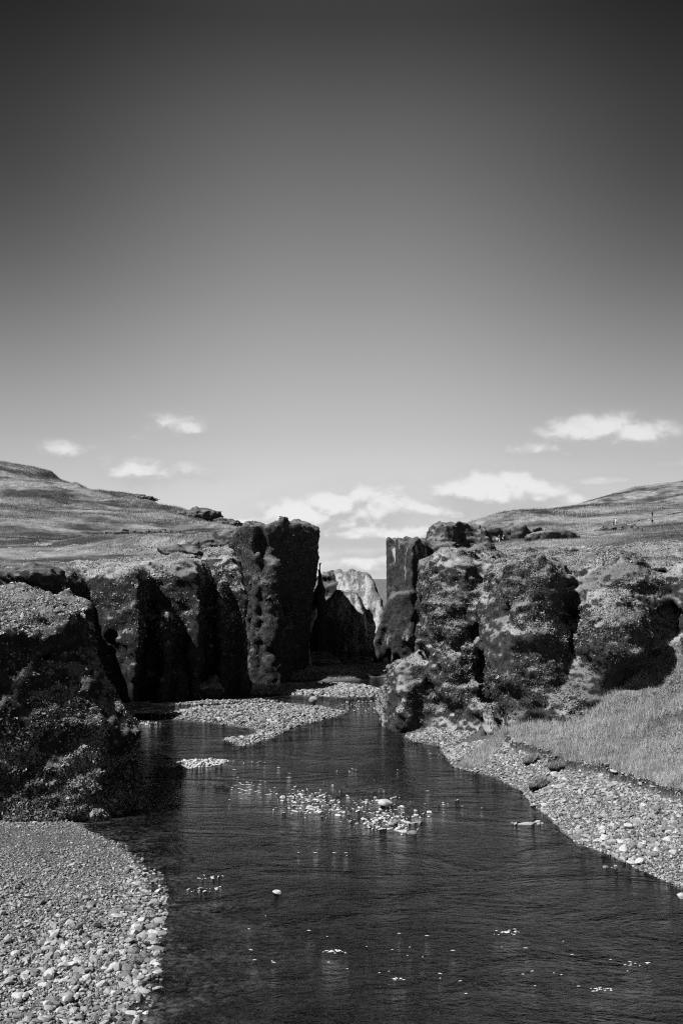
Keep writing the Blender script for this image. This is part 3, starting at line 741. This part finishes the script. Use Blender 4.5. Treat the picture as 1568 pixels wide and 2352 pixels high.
# ------------------------------------------------------------------ stones
def ico(sub):
    import bmesh
    bm = bmesh.new(); bmesh.ops.create_icosphere(bm, subdivisions=sub, radius=1.0)
    V = np.array([v.co[:] for v in bm.verts]); F = np.array([[v.index for v in f.verts] for f in bm.faces]); bm.free()
    return V, F
def stone_shape(V, r):
    """river stone: a ball cut by a few random planes, so flat sides and rounded edges"""
    V = V.copy()
    for _ in range(11):
        n = r.normal(0, 1, 3); n /= np.linalg.norm(n); h = r.uniform(.42, .85)
        dd = V @ n - h
        V -= np.outer(np.maximum(dd, 0) * .96, n)
    return V * np.array((1.0, r.uniform(.5, .85), r.uniform(.32, .6)))
I1, F1 = ico(1); I2, F2 = ico(2); I3, F3 = ico(3)
SH1 = [stone_shape(I1, rng) for _ in range(14)]
SH2 = [stone_shape(I2, rng) for _ in range(14)]
def rotm(n):
    a = rng.uniform(0, 2 * np.pi, n); tx = rng.normal(0, .36, n); ty = rng.normal(0, .36, n)
    ca, sa = np.cos(a), np.sin(a); R = np.zeros((n, 3, 3))
    cx, sx, cy, sy = np.cos(tx), np.sin(tx), np.cos(ty), np.sin(ty)
    Rz = np.zeros((n, 3, 3)); Rz[:, 0, 0] = ca; Rz[:, 0, 1] = -sa; Rz[:, 1, 0] = sa; Rz[:, 1, 1] = ca; Rz[:, 2, 2] = 1
    Rx = np.zeros((n, 3, 3)); Rx[:, 0, 0] = 1; Rx[:, 1, 1] = cx; Rx[:, 1, 2] = -sx; Rx[:, 2, 1] = sx; Rx[:, 2, 2] = cx
    Ry = np.zeros((n, 3, 3)); Ry[:, 1, 1] = 1; Ry[:, 0, 0] = cy; Ry[:, 0, 2] = sy; Ry[:, 2, 0] = -sy; Ry[:, 2, 2] = cy
    return Ry @ Rx @ Rz, (a, tx, ty)
def in_poly(poly, n, sel=None):
    P = np.array(poly); lo, hi = P.min(0), P.max(0); out = []
    tot = 0
    while tot < n:
        q = rng.uniform(lo, hi, (n * 2, 2)); q = q[poly_sdf(poly, q[:, 0], q[:, 1]) < 0]
        if sel is not None: q = q[sel(q)]
        out.append(q); tot += len(q)
    return np.concatenate(out)[:n]
STONES = []     # (x, y, z, radius, key)
def strew(key, poly, n, med, sig, rmax, sel=None, sink=.25, zmin=-.12):
    q = in_poly(poly, n, sel)
    z = ground_z(q[:, 0], q[:, 1])
    # size of the stones comes in drifts: patches of fine shingle between patches of cobbles
    patch = fbm(q[:, 0] * .22 + 3, q[:, 1] * .22, q[:, 0] * 0 + len(key), 3)
    r = np.minimum(med * np.exp(rng.normal(0, sig, n)) * np.exp(.55 * patch), rmax)
    if key == 'near': r = r * (1 - .42 * sstep(36, 47, q[:, 1])) * (1 - .3 * sstep(1.0, 5.0, -poly_sdf(BAR_NEAR, q[:, 0], q[:, 1])))
    ok = z > zmin
    for a, b, c, rr in zip(q[ok, 0], q[ok, 1], z[ok], r[ok]):
        STONES.append((a, b, max(c, -.04) + rr * sink, rr, key))
VIEW_NEAR = [(-20, 51), (-4, 51), (-4, 24), (-10, 22), (-14, 24)]
inv = lambda q: in_view(np.stack([q[:, 0], q[:, 1], 0 * q[:, 0]], 1), 80, 120) > 0
strew('near', BAR_NEAR, 52000, .042, .62, .29, inv)
# loose edge of the near bar and stones in the shallows
edge = G((150, 1890), (300, 1940), (380, 2010), (390, 2060), (375, 2150), (370, 2260), (330, 2352), (240, 2352), (280, 2250), (300, 2150), (300, 2000), (250, 1940))
strew('near', edge, 1500, .10, .5, .33, inv, .06, -.32)
R_GRAV = G((1013, 1724), (1041, 1762), (1141, 1788), (1197, 1818), (1221, 1848), (1261, 1878), (1293, 1912), (1325, 1938), (1401, 1966), (1473, 2000), (1568, 2042), (1660, 2085)) + \
         G((1660, 1842, 1.7), (1557, 1816, 1.5), (1501, 1800, 1.45), (1441, 1780, 1.4), (1381, 1763, 1.35), (1325, 1752, 1.3), (1237, 1730, 1.15), (1181, 1712, .9), (1140, 1700, .7), (1060, 1705, .4))
strew('right', R_GRAV, 26000, .058, .58, .34, lambda q: inv(q) & (turf_mask(q[:, 0], q[:, 1]) < .4))
strew('main', BAR_MAIN, 8500, .10, .5, .4)
strew('main', BAR_TONGUE, 900, .13, .4, .35)
strew('strip', BAR_STRIP, 420, .13, .4, .3)
strew('main', BAR_THIN, 500, .14, .4, .3)
strew('main', BAR_SMALL, 50, .14, .4, .3)
strew('back', BAR_BACK, 4200, .17, .4, .4)
strew('toe', BAR_TOE, 1800, .11, .4, .3)
strew('back', G((790, 1612), (880, 1608), (885, 1640), (830, 1640), (760, 1622)), 150, .12, .4, .35, None, .2, -.9)
# stones standing in the water of the rapid: two loose clusters
for (cx, cy, sx, sy, n) in ((700, 1832, 30, 10, 190), (745, 1858, 36, 8, 170), (790, 1826, 60, 14, 26), (880, 1882, 38, 13, 280), (860, 1850, 50, 14, 45), (930, 1890, 28, 12, 50)):
    for _ in range(n):
        p = gnd(cx + random.gauss(0, sx), cy + random.gauss(0, sy))
        r_ = min(.105 * math.exp(random.gauss(0, .5)), .30)
        STONES.append((p[0], p[1], -.015, r_, 'rapid'))
for (x0, y0, x1, y1, n, key, md) in ((320, 1662, 345, 1664, 14, 'strip', .12), (330, 1803, 420, 1796, 16, 'strip', .08), (530, 1748, 620, 1752, 7, 'strip', .14), (430, 2045, 470, 2040, 7, 'shoal', .10), (455, 2018, 515, 2014, 10, 'shoal', .11), (460, 2050, 510, 2038, 9, 'shoal', .10),
                                     (350, 2128, 385, 2144, 8, 'shoal', .13), (640, 1738, 900, 1800, 5, 'rapid', .09), (1000, 1690, 1030, 1725, 12, 'toe', .12), (985, 1725, 1080, 1765, 14, 'toe', .09), (1000, 1850, 1060, 1835, 5, 'rapid', .10), (900, 1610, 880, 1640, 20, 'back', .16),
                                     (1385, 1990, 1420, 1995, 6, 'right', .13), (340, 1645, 390, 1640, 10, 'main', .1), (1170, 1890, 1250, 1893, 9, 'right', .17)):
    for k in range(n):
        t = (k + random.random()) / n
        p = gnd(x0 + (x1 - x0) * t + random.gauss(0, 4), y0 + (y1 - y0) * t + random.gauss(0, 2.5))
        r_ = min(md * math.exp(random.gauss(0, .4)), .3)
        STONES.append((p[0], p[1], -r_ * .05, r_, key))
STONES = np.array(STONES, dtype=object)
SP = STONES[:, :3].astype(float); SR = STONES[:, 3].astype(float); SK = STONES[:, 4].astype(str)
sx_, sy_, sf_ = to_px(SP)
shows = SR / sf_ * np.where((sx_ > 4) & (sx_ < 1564) & (sy_ < 2348), 1, 0)
order = np.argsort(-shows)
big = order[:290]
rest = order[290:]
STONE_ME = []
for k in range(12):
    V = stone_shape(I2, rng)
    V = V + .04 * fbm(V[:, 0] * 2 + k, V[:, 1] * 2, V[:, 2] * 2, 2)[:, None] * V
    STONE_ME.append(mesh_np('stone', V, F2, False, [M_stone], {'shade': np.full(len(V), (.9, .55, .2)[k % 3])}))
STONE_TEXT = {
    'near': ('on the left foreground gravel bar', 'cobbles on the left foreground gravel bar'),
    'right': ('on the gravel slope below the right grassy bank', 'cobbles on the right gravel slope'),
    'rapid': ('standing out of the water in the mid-river shallows', 'stones in the mid-river shallows'),
    'shoal': ('breaking the water beside the left foreground gravel bar', 'stones in the water beside the left bar'),
    'main': ('on the wide gravel bar below the dark left cliff', 'stones on the wide middle gravel bar'),
    'strip': ('on the thin gravel strip beside the near dark cliff', 'stones on the thin gravel strip'),
    'back': ('on the far gravel bar in the canyon mouth', 'stones on the far gravel bar'),
    'toe': ('at the foot of the mossy right cliff', 'stones at the foot of the right cliff')}
ang = rng.uniform(0, 2 * np.pi, len(STONES))
for q, k in enumerate(big):
    v = int(rng.integers(0, 12)); key = SK[k]; where, grp = STONE_TEXT[key]
    tone = ('pale', 'mid-grey', 'dark grey')[v % 3]
    if key == 'near':
        sdw = float(-poly_sdf(BAR_NEAR, SP[k][0], SP[k][1]))
        where = ('at the water edge of the left foreground gravel bar' if sdw < .9 else
                 'in the bottom corner of the left foreground gravel bar' if sy_[k] > 2200 else
                 'high on the left foreground gravel bar near the dark cliff' if sy_[k] < 2030 else
                 'by the frame edge on the left foreground gravel bar' if sx_[k] < 110 else
                 'in the middle of the left foreground gravel bar')
    size = 'largest ' if q < 3 else 'big ' if q < 60 else ''
    if q < 3: size = ('largest ', 'second largest ', 'third largest ')[q]
    o = link('stone', STONE_ME[v], loc=SP[k], label=size + tone + ' cobble ' + where, category='stone', group=grp)
    o.scale = (SR[k],) * 3
    o.rotation_euler = (random.gauss(0, .25), random.gauss(0, .25), ang[k])
def join_stones(idx, shapes, F):
    R, _ = rotm(len(idx)); nv = len(shapes[0])
    S = np.array(shapes)[rng.integers(0, len(shapes), len(idx))] * SR[idx][:, None, None]
    S = S * np.where(np.isin(SK[idx], ('rapid', 'shoal')), .55, 1.0)[:, None, None] ** np.array((0, 0, 1.0))
    V = np.einsum('nij,nkj->nki', R, S) + SP[idx][:, None, :]
    Fs = (F[None] + nv * np.arange(len(idx))[:, None, None]).reshape(-1, 3)
    return V.reshape(-1, 3), Fs, np.repeat(np.clip(rng.beta(1.6, 2.0, len(idx)) + .65 * np.isin(SK[idx], ('rapid', 'shoal', 'strip')), 0, 1.1), nv)
I0 = np.array([(0, 0, -1), (.72, -.53, -.45), (-.28, -.85, -.45), (-.89, 0, -.45), (-.28, .85, -.45), (.72, .53, -.45), (.28, -.85, .45), (-.72, -.53, .45), (-.72, .53, .45), (.28, .85, .45), (.89, 0, .45), (0, 0, 1)])
F0 = np.array([(0, 2, 1), (1, 5, 0), (0, 3, 2), (0, 4, 3), (0, 5, 4), (1, 10, 5), (2, 6, 1), (3, 7, 2), (4, 8, 3), (5, 9, 4), (1, 6, 10), (2, 7, 6), (3, 8, 7), (4, 9, 8), (5, 10, 9), (6, 11, 10), (7, 11, 6), (8, 11, 7), (9, 11, 8), (10, 11, 9)])
F0 = F0 if np.cross(I0[F0[0, 1]] - I0[F0[0, 0]], I0[F0[0, 2]] - I0[F0[0, 0]]).dot(I0[F0[0, 0]]) > 0 else F0[:, ::-1]
SH0 = [stone_shape(I0, rng) for _ in range(14)]
mid = rest[shows[rest] * 996 > 1.7]; small = rest[shows[rest] * 996 <= 1.7]
Va, Fa, sa = join_stones(mid, SH1, F1)
Vb, Fb, sb = join_stones(small, SH0, F0)
me = mesh_np('gravel', np.concatenate([Va, Vb]), np.concatenate([Fa, Fb + len(Va)]), True, [M_stone], {'shade': np.concatenate([sa, sb])})
me.polygons.foreach_set('use_smooth', np.zeros(len(me.polygons), bool))
link('gravel', me, kind='stuff')
print('stones', len(mid), len(small), time.time() - T0)

# single stones and boulders one would point at
def boulder(px, py, r, sc, label, z=None, d=None, rot=0.0, shade=.9, seed=1):
    p = gnd(px, py, 0.0) if d is None else at(px, py, d)
    if z is not None: p[2] = z
    rr = np.random.default_rng(seed)
    V = stone_shape(I3, rr) / np.array((1, .72, .5)) * .9
    V = V * (1 + .10 * fbm(V[:, 0] * 1.7 + seed, V[:, 1] * 1.7, V[:, 2] * 1.7, 3))[:, None] * np.array(sc) * r
    o = link('boulder', mesh_np('boulder', V, F3, True, [M_stone], {'shade': np.full(len(V), shade)}), loc=p, label=label, category='boulder')
    o.rotation_euler[2] = rot
    return o
boulder(886, 1850, .50, (1, .75, .55), 'biggest white boulder standing in the mid-river shallows', z=.12, seed=3)
boulder(720, 1620, .62, (1, .8, 1.0), 'squat pointed boulder on the wide middle gravel bar', z=.35, seed=5, shade=.5)
boulder(640, 1545, 1.0, (1.1, .9, .9), 'rough boulder at the far left foot of the cliff by the grass bank', z=.5, seed=7, shade=.35)
boulder(661, 1547, .8, (1.0, .8, .8), 'smaller boulder right beside the rough one at the far cliff foot', z=.4, seed=8, shade=.15)
boulder(636, 2052, .22, (1, .7, .5), 'lone white stone in the open dark water', z=.03, seed=9)
boulder(1208, 1893, .42, (1.5, .5, .35), 'long flat stone lying in the water off the right gravel slope', z=.03, seed=11, shade=.6)
boulder(1566, 2062, .26, (1, .8, .7), 'white stone in the water at the right frame edge', z=.04, seed=12)
boulder(1450, 1985, .3, (1, .8, .5), 'larger white stone at the waterline of the right gravel slope', z=.08, seed=14)
boulder(650, 1833, .2, (1.2, .7, .6), 'white stone at the left tip of the mid-river shallows', z=.03, seed=15)
boulder(840, 1512, 1.35, (.9, .9, 1.0), 'dark round boulder below the rib of the rock tower', z=.7, seed=17, shade=.02)
# mossy mound standing before the dark cliff foot
def sdf_mound(X, Y, Z):
    return smin(ell(X, Y, Z, (-13.9, 102.2, .2), (2.0, 1.4, 1.5)), ell(X, Y, Z, (-13.0, 103, 1.1), (1.2, .9, 1.0)), .3)
rock_thing('rock_mound', 'small pale mossy mound at the dark cliff foot by the wide gravel bar', 'rock', rock_body((-17, 99, -1), (-10.5, 106, 3.4), .12, sdf_mound, [(.3, .9, .9, .6)], [(.1, .3, .3, .2)]), M_right)
def sdf_mound2(X, Y, Z):
    return smin(ell(X, Y, Z, (-3.4, 146, .0), (2.6, 2.2, 1.5)), ell(X, Y, Z, (-1.7, 144.5, .0), (1.5, 1, .9)), .4)
rock_thing('rock_mound', 'low pale mound on the canyon floor below the rock spire', 'rock', rock_body((-8, 142, -1), (2, 150, 2.6), .15, sdf_mound2, [(.3, .9, .9, .6)], [(.1, .3, .3, .2)]), M_right)

for px, py, L, rot_, lb in ((1223, 1752, .55, .5, 'upper of three turf clods fallen on the right gravel slope'), (1243, 1786, .75, .9, 'largest turf clod lying midway down the right gravel slope'), (1290, 1774, .6, .2, 'turf clod just under the turf edge on the right gravel slope')):
    c = gnd(px, py, .8); c[2] = float(ground_z(c[0], c[1]))
    def sdf_c(X, Y, Z, c=c, L=L, rot_=rot_):
        x = (X - c[0]) * math.cos(rot_) + (Y - c[1]) * math.sin(rot_); y = -(X - c[0]) * math.sin(rot_) + (Y - c[1]) * math.cos(rot_)
        return ell(x, y, Z - c[2] - .05, (0, 0, 0), (L * 1.4, L * .55, .3))
    o = rock_thing('turf_clod', lb, 'turf clod', rock_body((c[0] - 1.6, c[1] - 1.6, c[2] - .5), (c[0] + 1.6, c[1] + 1.6, c[2] + .6), .06, sdf_c, [(.12, .5, .5, .4)], [(.05, .15, .15, .15)]), M_bank, 'turf clods on the gravel slope')
    V, T = mesh_tris(o.data); V = V + np.array(o.location)
    P, N = sample(V, T, 900, lambda c_, n: n[:, 2] > .2)
    stuff('grass_tuft', blades(P, N, .22, .012, .4, .8), M_blade, o)
# white flecks laid on the riffles, standing in for sun glints
FV = []; FF = []
for (cx, cy, sx, sy, n) in ((1165, 2142, 28, 5, 26), (765, 2186, 34, 3, 22), (1385, 2274, 28, 4, 18), (915, 2250, 30, 3, 9), (760, 2180, 300, 60, 16), (1120, 2220, 420, 60, 22), (1470, 2215, 40, 6, 9), (580, 1815, 60, 22, 50), (520, 1800, 50, 8, 24),
                            (1130, 1755, 120, 30, 8), (700, 1770, 160, 15, 8), (1060, 1845, 100, 25, 6), (800, 1955, 120, 12, 6)):
    for _ in range(n):
        p = gnd(cx + random.gauss(0, sx * .5), cy + random.gauss(0, sy * .5))
        L = random.uniform(.03, .11) * (p[1] / 40); Wd = L * random.uniform(.10, .22); a0 = random.gauss(0, .2)
        k = len(FV)
        for q in range(6):
            a = q * math.pi / 3
            x = L * math.cos(a) * random.uniform(.6, 1.2); y = Wd * math.sin(a) * random.uniform(.6, 1.2)
            FV.append((p[0] + x * math.cos(a0) - y * math.sin(a0), p[1] + x * math.sin(a0) + y * math.cos(a0), .012))
        FV.append((p[0], p[1], .03))
        FF += [(k + q, k + (q + 1) % 6, k + 6) for q in range(6)]
M_glint = mat('glint_white', lambda t, g, b: (.6, None), .6, .3)
link('river_glints', mesh_np('river_glints', np.array(FV), np.array(FF), True, [M_glint]), kind='stuff')

# ------------------------------------------------------------------ dark strip on the hill, fences, hikers
def surf(H, px, py, d):
    p = at(px, py, d); p[2] = float(H(p[0], p[1])); return p
deps = bpy.context.evaluated_depsgraph_get()
def drop(x, y, z0=90.0):
    """height of the topmost surface built so far"""
    hit, loc, *_ = scene.ray_cast(bpy.context.evaluated_depsgraph_get(), Vector((x, y, z0)), Vector((0, 0, -1)))
    return loc.z if hit else 0.0
bpy.context.view_layer.update()
path = [at(*p) for p in ((1372, 1215, 232), (1400, 1211, 240), (1440, 1205, 250), (1480, 1197, 258), (1530, 1187, 268), (1600, 1175, 280), (1700, 1165, 290))]
PV = []; PF = []
for s0, s1 in zip(path[:-1], path[1:]):
    for k in range(12):
        c = s0 + (s1 - s0) * k / 12
        for off in (-1.6, -.8, 0, .8, 1.6):
            x, y = c[0], c[1] + off
            PV.append((x, y, drop(x, y) + .06 - .05 * abs(off) / 1.6))
for r_ in range(len(PV) // 5 - 1):
    for k in range(4):
        PF.append((r_ * 5 + k, (r_ + 1) * 5 + k, (r_ + 1) * 5 + k + 1, r_ * 5 + k + 1))
M_strip = mat('dark_ground', lambda t, g, b: (t.remap(t.noise(g.outputs['Position'], 2.0, 4), .3, .7, .015, .04), None), .95, .1)  # dark strip draped over the hill slope
M_wood = mat('fence_wood', lambda t, g, b: (t.remap(t.noise(g.outputs['Position'], 9.0, 3), .3, .7, .10, .22), None), .9, .1)
stripme = mesh_np('dark_strip', np.array(PV), np.array(PF), True, [M_strip])
def tube(p0, p1, r0, r1, n=6):
    p0 = np.array(p0, float); p1 = np.array(p1, float); e = p1 - p0; e /= np.linalg.norm(e)
    a = np.cross(e, (0, 0, 1.0) if abs(e[2]) < .9 else (1.0, 0, 0)); a /= np.linalg.norm(a); b = np.cross(e, a)
    V = []; F = []
    for p, r in ((p0, r0), (p1, r1)):
        for k in range(n):
            t = 2 * math.pi * k / n; V.append(p + r * (math.cos(t) * a + math.sin(t) * b))
    V.append(p1 + e * r1 * .3)
    for k in range(n):
        F.append((k, (k + 1) % n, n + (k + 1) % n)); F.append((k, n + (k + 1) % n, n + k)); F.append((n + k, n + (k + 1) % n, 2 * n))
    return np.array(V), np.array(F)
def fence(pts, label, ph):
    P = [at(*p) for p in pts]
    for p in P: p[2] = drop(p[0], p[1])
    o = link('wire_fence', None, loc=P[0], label=label, category='fence')
    o.empty_display_size = .3
    V, F = tube((0, 0, -.3), (0, 0, ph), .07, .06)
    pm = mesh_np('post', V, F, False, [M_wood])
    for p in P: link('post', pm, o, p - P[0])
    Vs, Fs = [], []; n = 0
    for a, b in zip(P[:-1], P[1:]):
        for hz in (.45 * ph, .9 * ph):
            V, F = tube(a - P[0] + (0, 0, hz), b - P[0] + (0, 0, hz), .012, .012, 4); Vs.append(V); Fs.append(F + n); n += len(V)
    link('wire', mesh_np('wire', np.concatenate(Vs), np.concatenate(Fs), False, [M_wood]), o)
fence([(326, 1175, 300), (367, 1190, 280), (409, 1197, 268), (445, 1203, 255), (480, 1208, 245)], 'thin wire fence on posts crossing the left hill below the skyline', 1.3)
fence([(1063, 1200, 340), (1090, 1199, 350), (1120, 1199, 360), (1150, 1198, 368), (1180, 1198, 376), (1210, 1195, 384), (1235, 1192, 392)], 'thin wire fence on posts along the right plateau skyline', 1.2)

M_skin = mat('skin', lambda t, g, b: (.35, None), .6)
M_white = mat('white_cloth', lambda t, g, b: (.75, None), .8)
M_grey = mat('grey_cloth', lambda t, g, b: (.22, None), .8)
M_dark = mat('dark_cloth', lambda t, g, b: (.015, None), .8)
M_hair = mat('hair', lambda t, g, b: (.02, None), .7)
def person(px, py, d, face, label, top, legs, stride=.0, pack=False, hat=False, arms=.1, group=None):
    p = at(px, py, d); p[2] = drop(p[0], p[1])
    # skeleton, metres, facing +Y
    J = {'pelvis': ((0, 0, .95), .15), 'waist': ((0, .01, 1.12), .135), 'chest': ((0, 0, 1.33), .16), 'neck': ((0, .0, 1.48), .06), 'jaw': ((0, .02, 1.57), .085), 'crown': ((0, .0, 1.68), .095), 'nose': ((0, .115, 1.60), .02)}
    E_ = [('pelvis', 'waist'), ('waist', 'chest'), ('chest', 'neck'), ('neck', 'jaw'), ('jaw', 'crown'), ('jaw', 'nose')]
    for s, sg in (('l', -1), ('r', 1)):
        f = stride * sg
        J['hip' + s] = ((.10 * sg, .0, .90), .10); J['knee' + s] = ((.11 * sg, .22 * f + .03, .50), .065); J['ank' + s] = ((.11 * sg, .42 * f - .05 * abs(f), .09), .045); J['toe' + s] = ((.13 * sg, .42 * f + .17, .04), .04)
        J['sho' + s] = ((.19 * sg, 0, 1.42), .075); J['elb' + s] = ((.27 * sg, -.18 * f - .02, 1.14), .05); J['wri' + s] = ((.28 * sg, -.3 * f + .08 + arms, .90 + arms * .8), .035); J['han' + s] = ((.275 * sg, -.32 * f + .13 + arms * 1.2, .80 + arms * .9), .038)
        E_ += [('pelvis', 'hip' + s), ('hip' + s, 'knee' + s), ('knee' + s, 'ank' + s), ('ank' + s, 'toe' + s), ('chest', 'sho' + s), ('sho' + s, 'elb' + s), ('elb' + s, 'wri' + s), ('wri' + s, 'han' + s)]
    names = list(J)
    me = bpy.data.meshes.new('body'); me.from_pydata([J[n][0] for n in names], [(names.index(a), names.index(b)) for a, b in E_], [])
    o = bpy.data.objects.new('tmp', me); COL.objects.link(o)
    sk = o.modifiers.new('s', 'SKIN'); o.modifiers.new('ss', 'SUBSURF').levels = 1
    for k, n in enumerate(names):
        me.skin_vertices[0].data[k].radius = (J[n][1],) * 2
    me.skin_vertices[0].data[0].use_root = True
    dg = bpy.context.evaluated_depsgraph_get(); ev = o.evaluated_get(dg)
    bm_ = bpy.data.meshes.new_from_object(ev)
    bpy.data.objects.remove(o)
    bm_.name = 'person'
    bm_.materials.clear()
    for m_ in (M_skin, top, legs): bm_.materials.append(m_)
    for pl in bm_.polygons:
        c = pl.center
        pl.use_smooth = True
        hand = abs(c.x) > .22 and c.z < .93 + arms * .8
        pl.material_index = 0 if (c.z > 1.47 or hand) else (1 if c.z > .93 or abs(c.x) > .2 and c.z > .8 else 2)
    r = link('person', bm_, loc=p, label=label, category='person'); r.rotation_euler[2] = face
    if group: r['group'] = group
    V = I2 * np.array((.108, .115, .085)) + np.array((0, -.02, 1.71))
    link('hair', mesh_np('hair', V, F2, True, [M_hair]), r)
    if hat:
        a = np.linspace(0, 2 * np.pi, 13)[:-1]; rings = []
        for rad, z in ((.2, 1.72), (.115, 1.735), (.105, 1.80), (.03, 1.83)):
            rings.append(np.stack([rad * np.cos(a), rad * np.sin(a), np.full(12, z)], 1))
        V = np.concatenate(rings); F = [(q * 12 + k, q * 12 + (k + 1) % 12, (q + 1) * 12 + (k + 1) % 12, (q + 1) * 12 + k) for q in range(3) for k in range(12)]
        link('sun_hat', mesh_np('sun_hat', V, np.array(F), True, [M_white]), r)
    if pack:
        V = I2 * np.array((.17, .12, .26)); V = np.sign(V) * np.abs(V) ** .8 * 1.05 + np.array((0, -.22, 1.25))
        link('backpack', mesh_np('backpack', V, F2, True, [M_dark]), r)
    return r
pi = math.pi
HG = 'hikers on the right plateau'
person(1141, 1250, 228, 0.2, 'person in white top and dark trousers, leftmost of three hikers standing on the plateau ledge', M_white, M_grey, .1, group=HG)
person(1146, 1250, 229, 0.6, 'person in pale grey jacket between two hikers in white on the plateau ledge', M_grey, M_white, .15, group=HG)
person(1156, 1250, 228, 0.3, 'person in white shirt and sun hat with dark trousers, rightmost on the plateau ledge', M_white, M_dark, .1, pack=True, hat=True, group=HG)
person(1073, 1247, 226, 1.2, 'person in grey with pale trousers walking below the dark crag hollow', M_grey, M_white, .5, group=HG)
person(1081, 1248, 228, 1.6, 'person in pale clothing walking under the crag behind the hiker in grey', M_white, M_grey, .4, group=HG)
person(1257, 1189, 398, 1.4, 'person in dark clothing walking alone on the right skyline', M_dark, M_dark, .7, pack=True, group=HG)
person(1408, 1205, 248, pi, 'person in grey top and dark trousers, left of the couple walking down the hill', M_grey, M_dark, .3, group=HG)
person(1413, 1206, 248, pi, 'person all in white, right of the couple walking down the hill', M_white, M_white, .5, group=HG)
person(1497, 1188, 262, 0.1, 'person in dark jacket standing high on the hill at right', M_dark, M_dark, .25, group=HG)
person(1497, 1204, 230, pi, 'person in dark top half hidden in the grass below the dark strip on the hill', M_dark, M_grey, .2, group=HG)
link('dark_strip', stripme, kind='structure')
print('done', time.time() - T0)
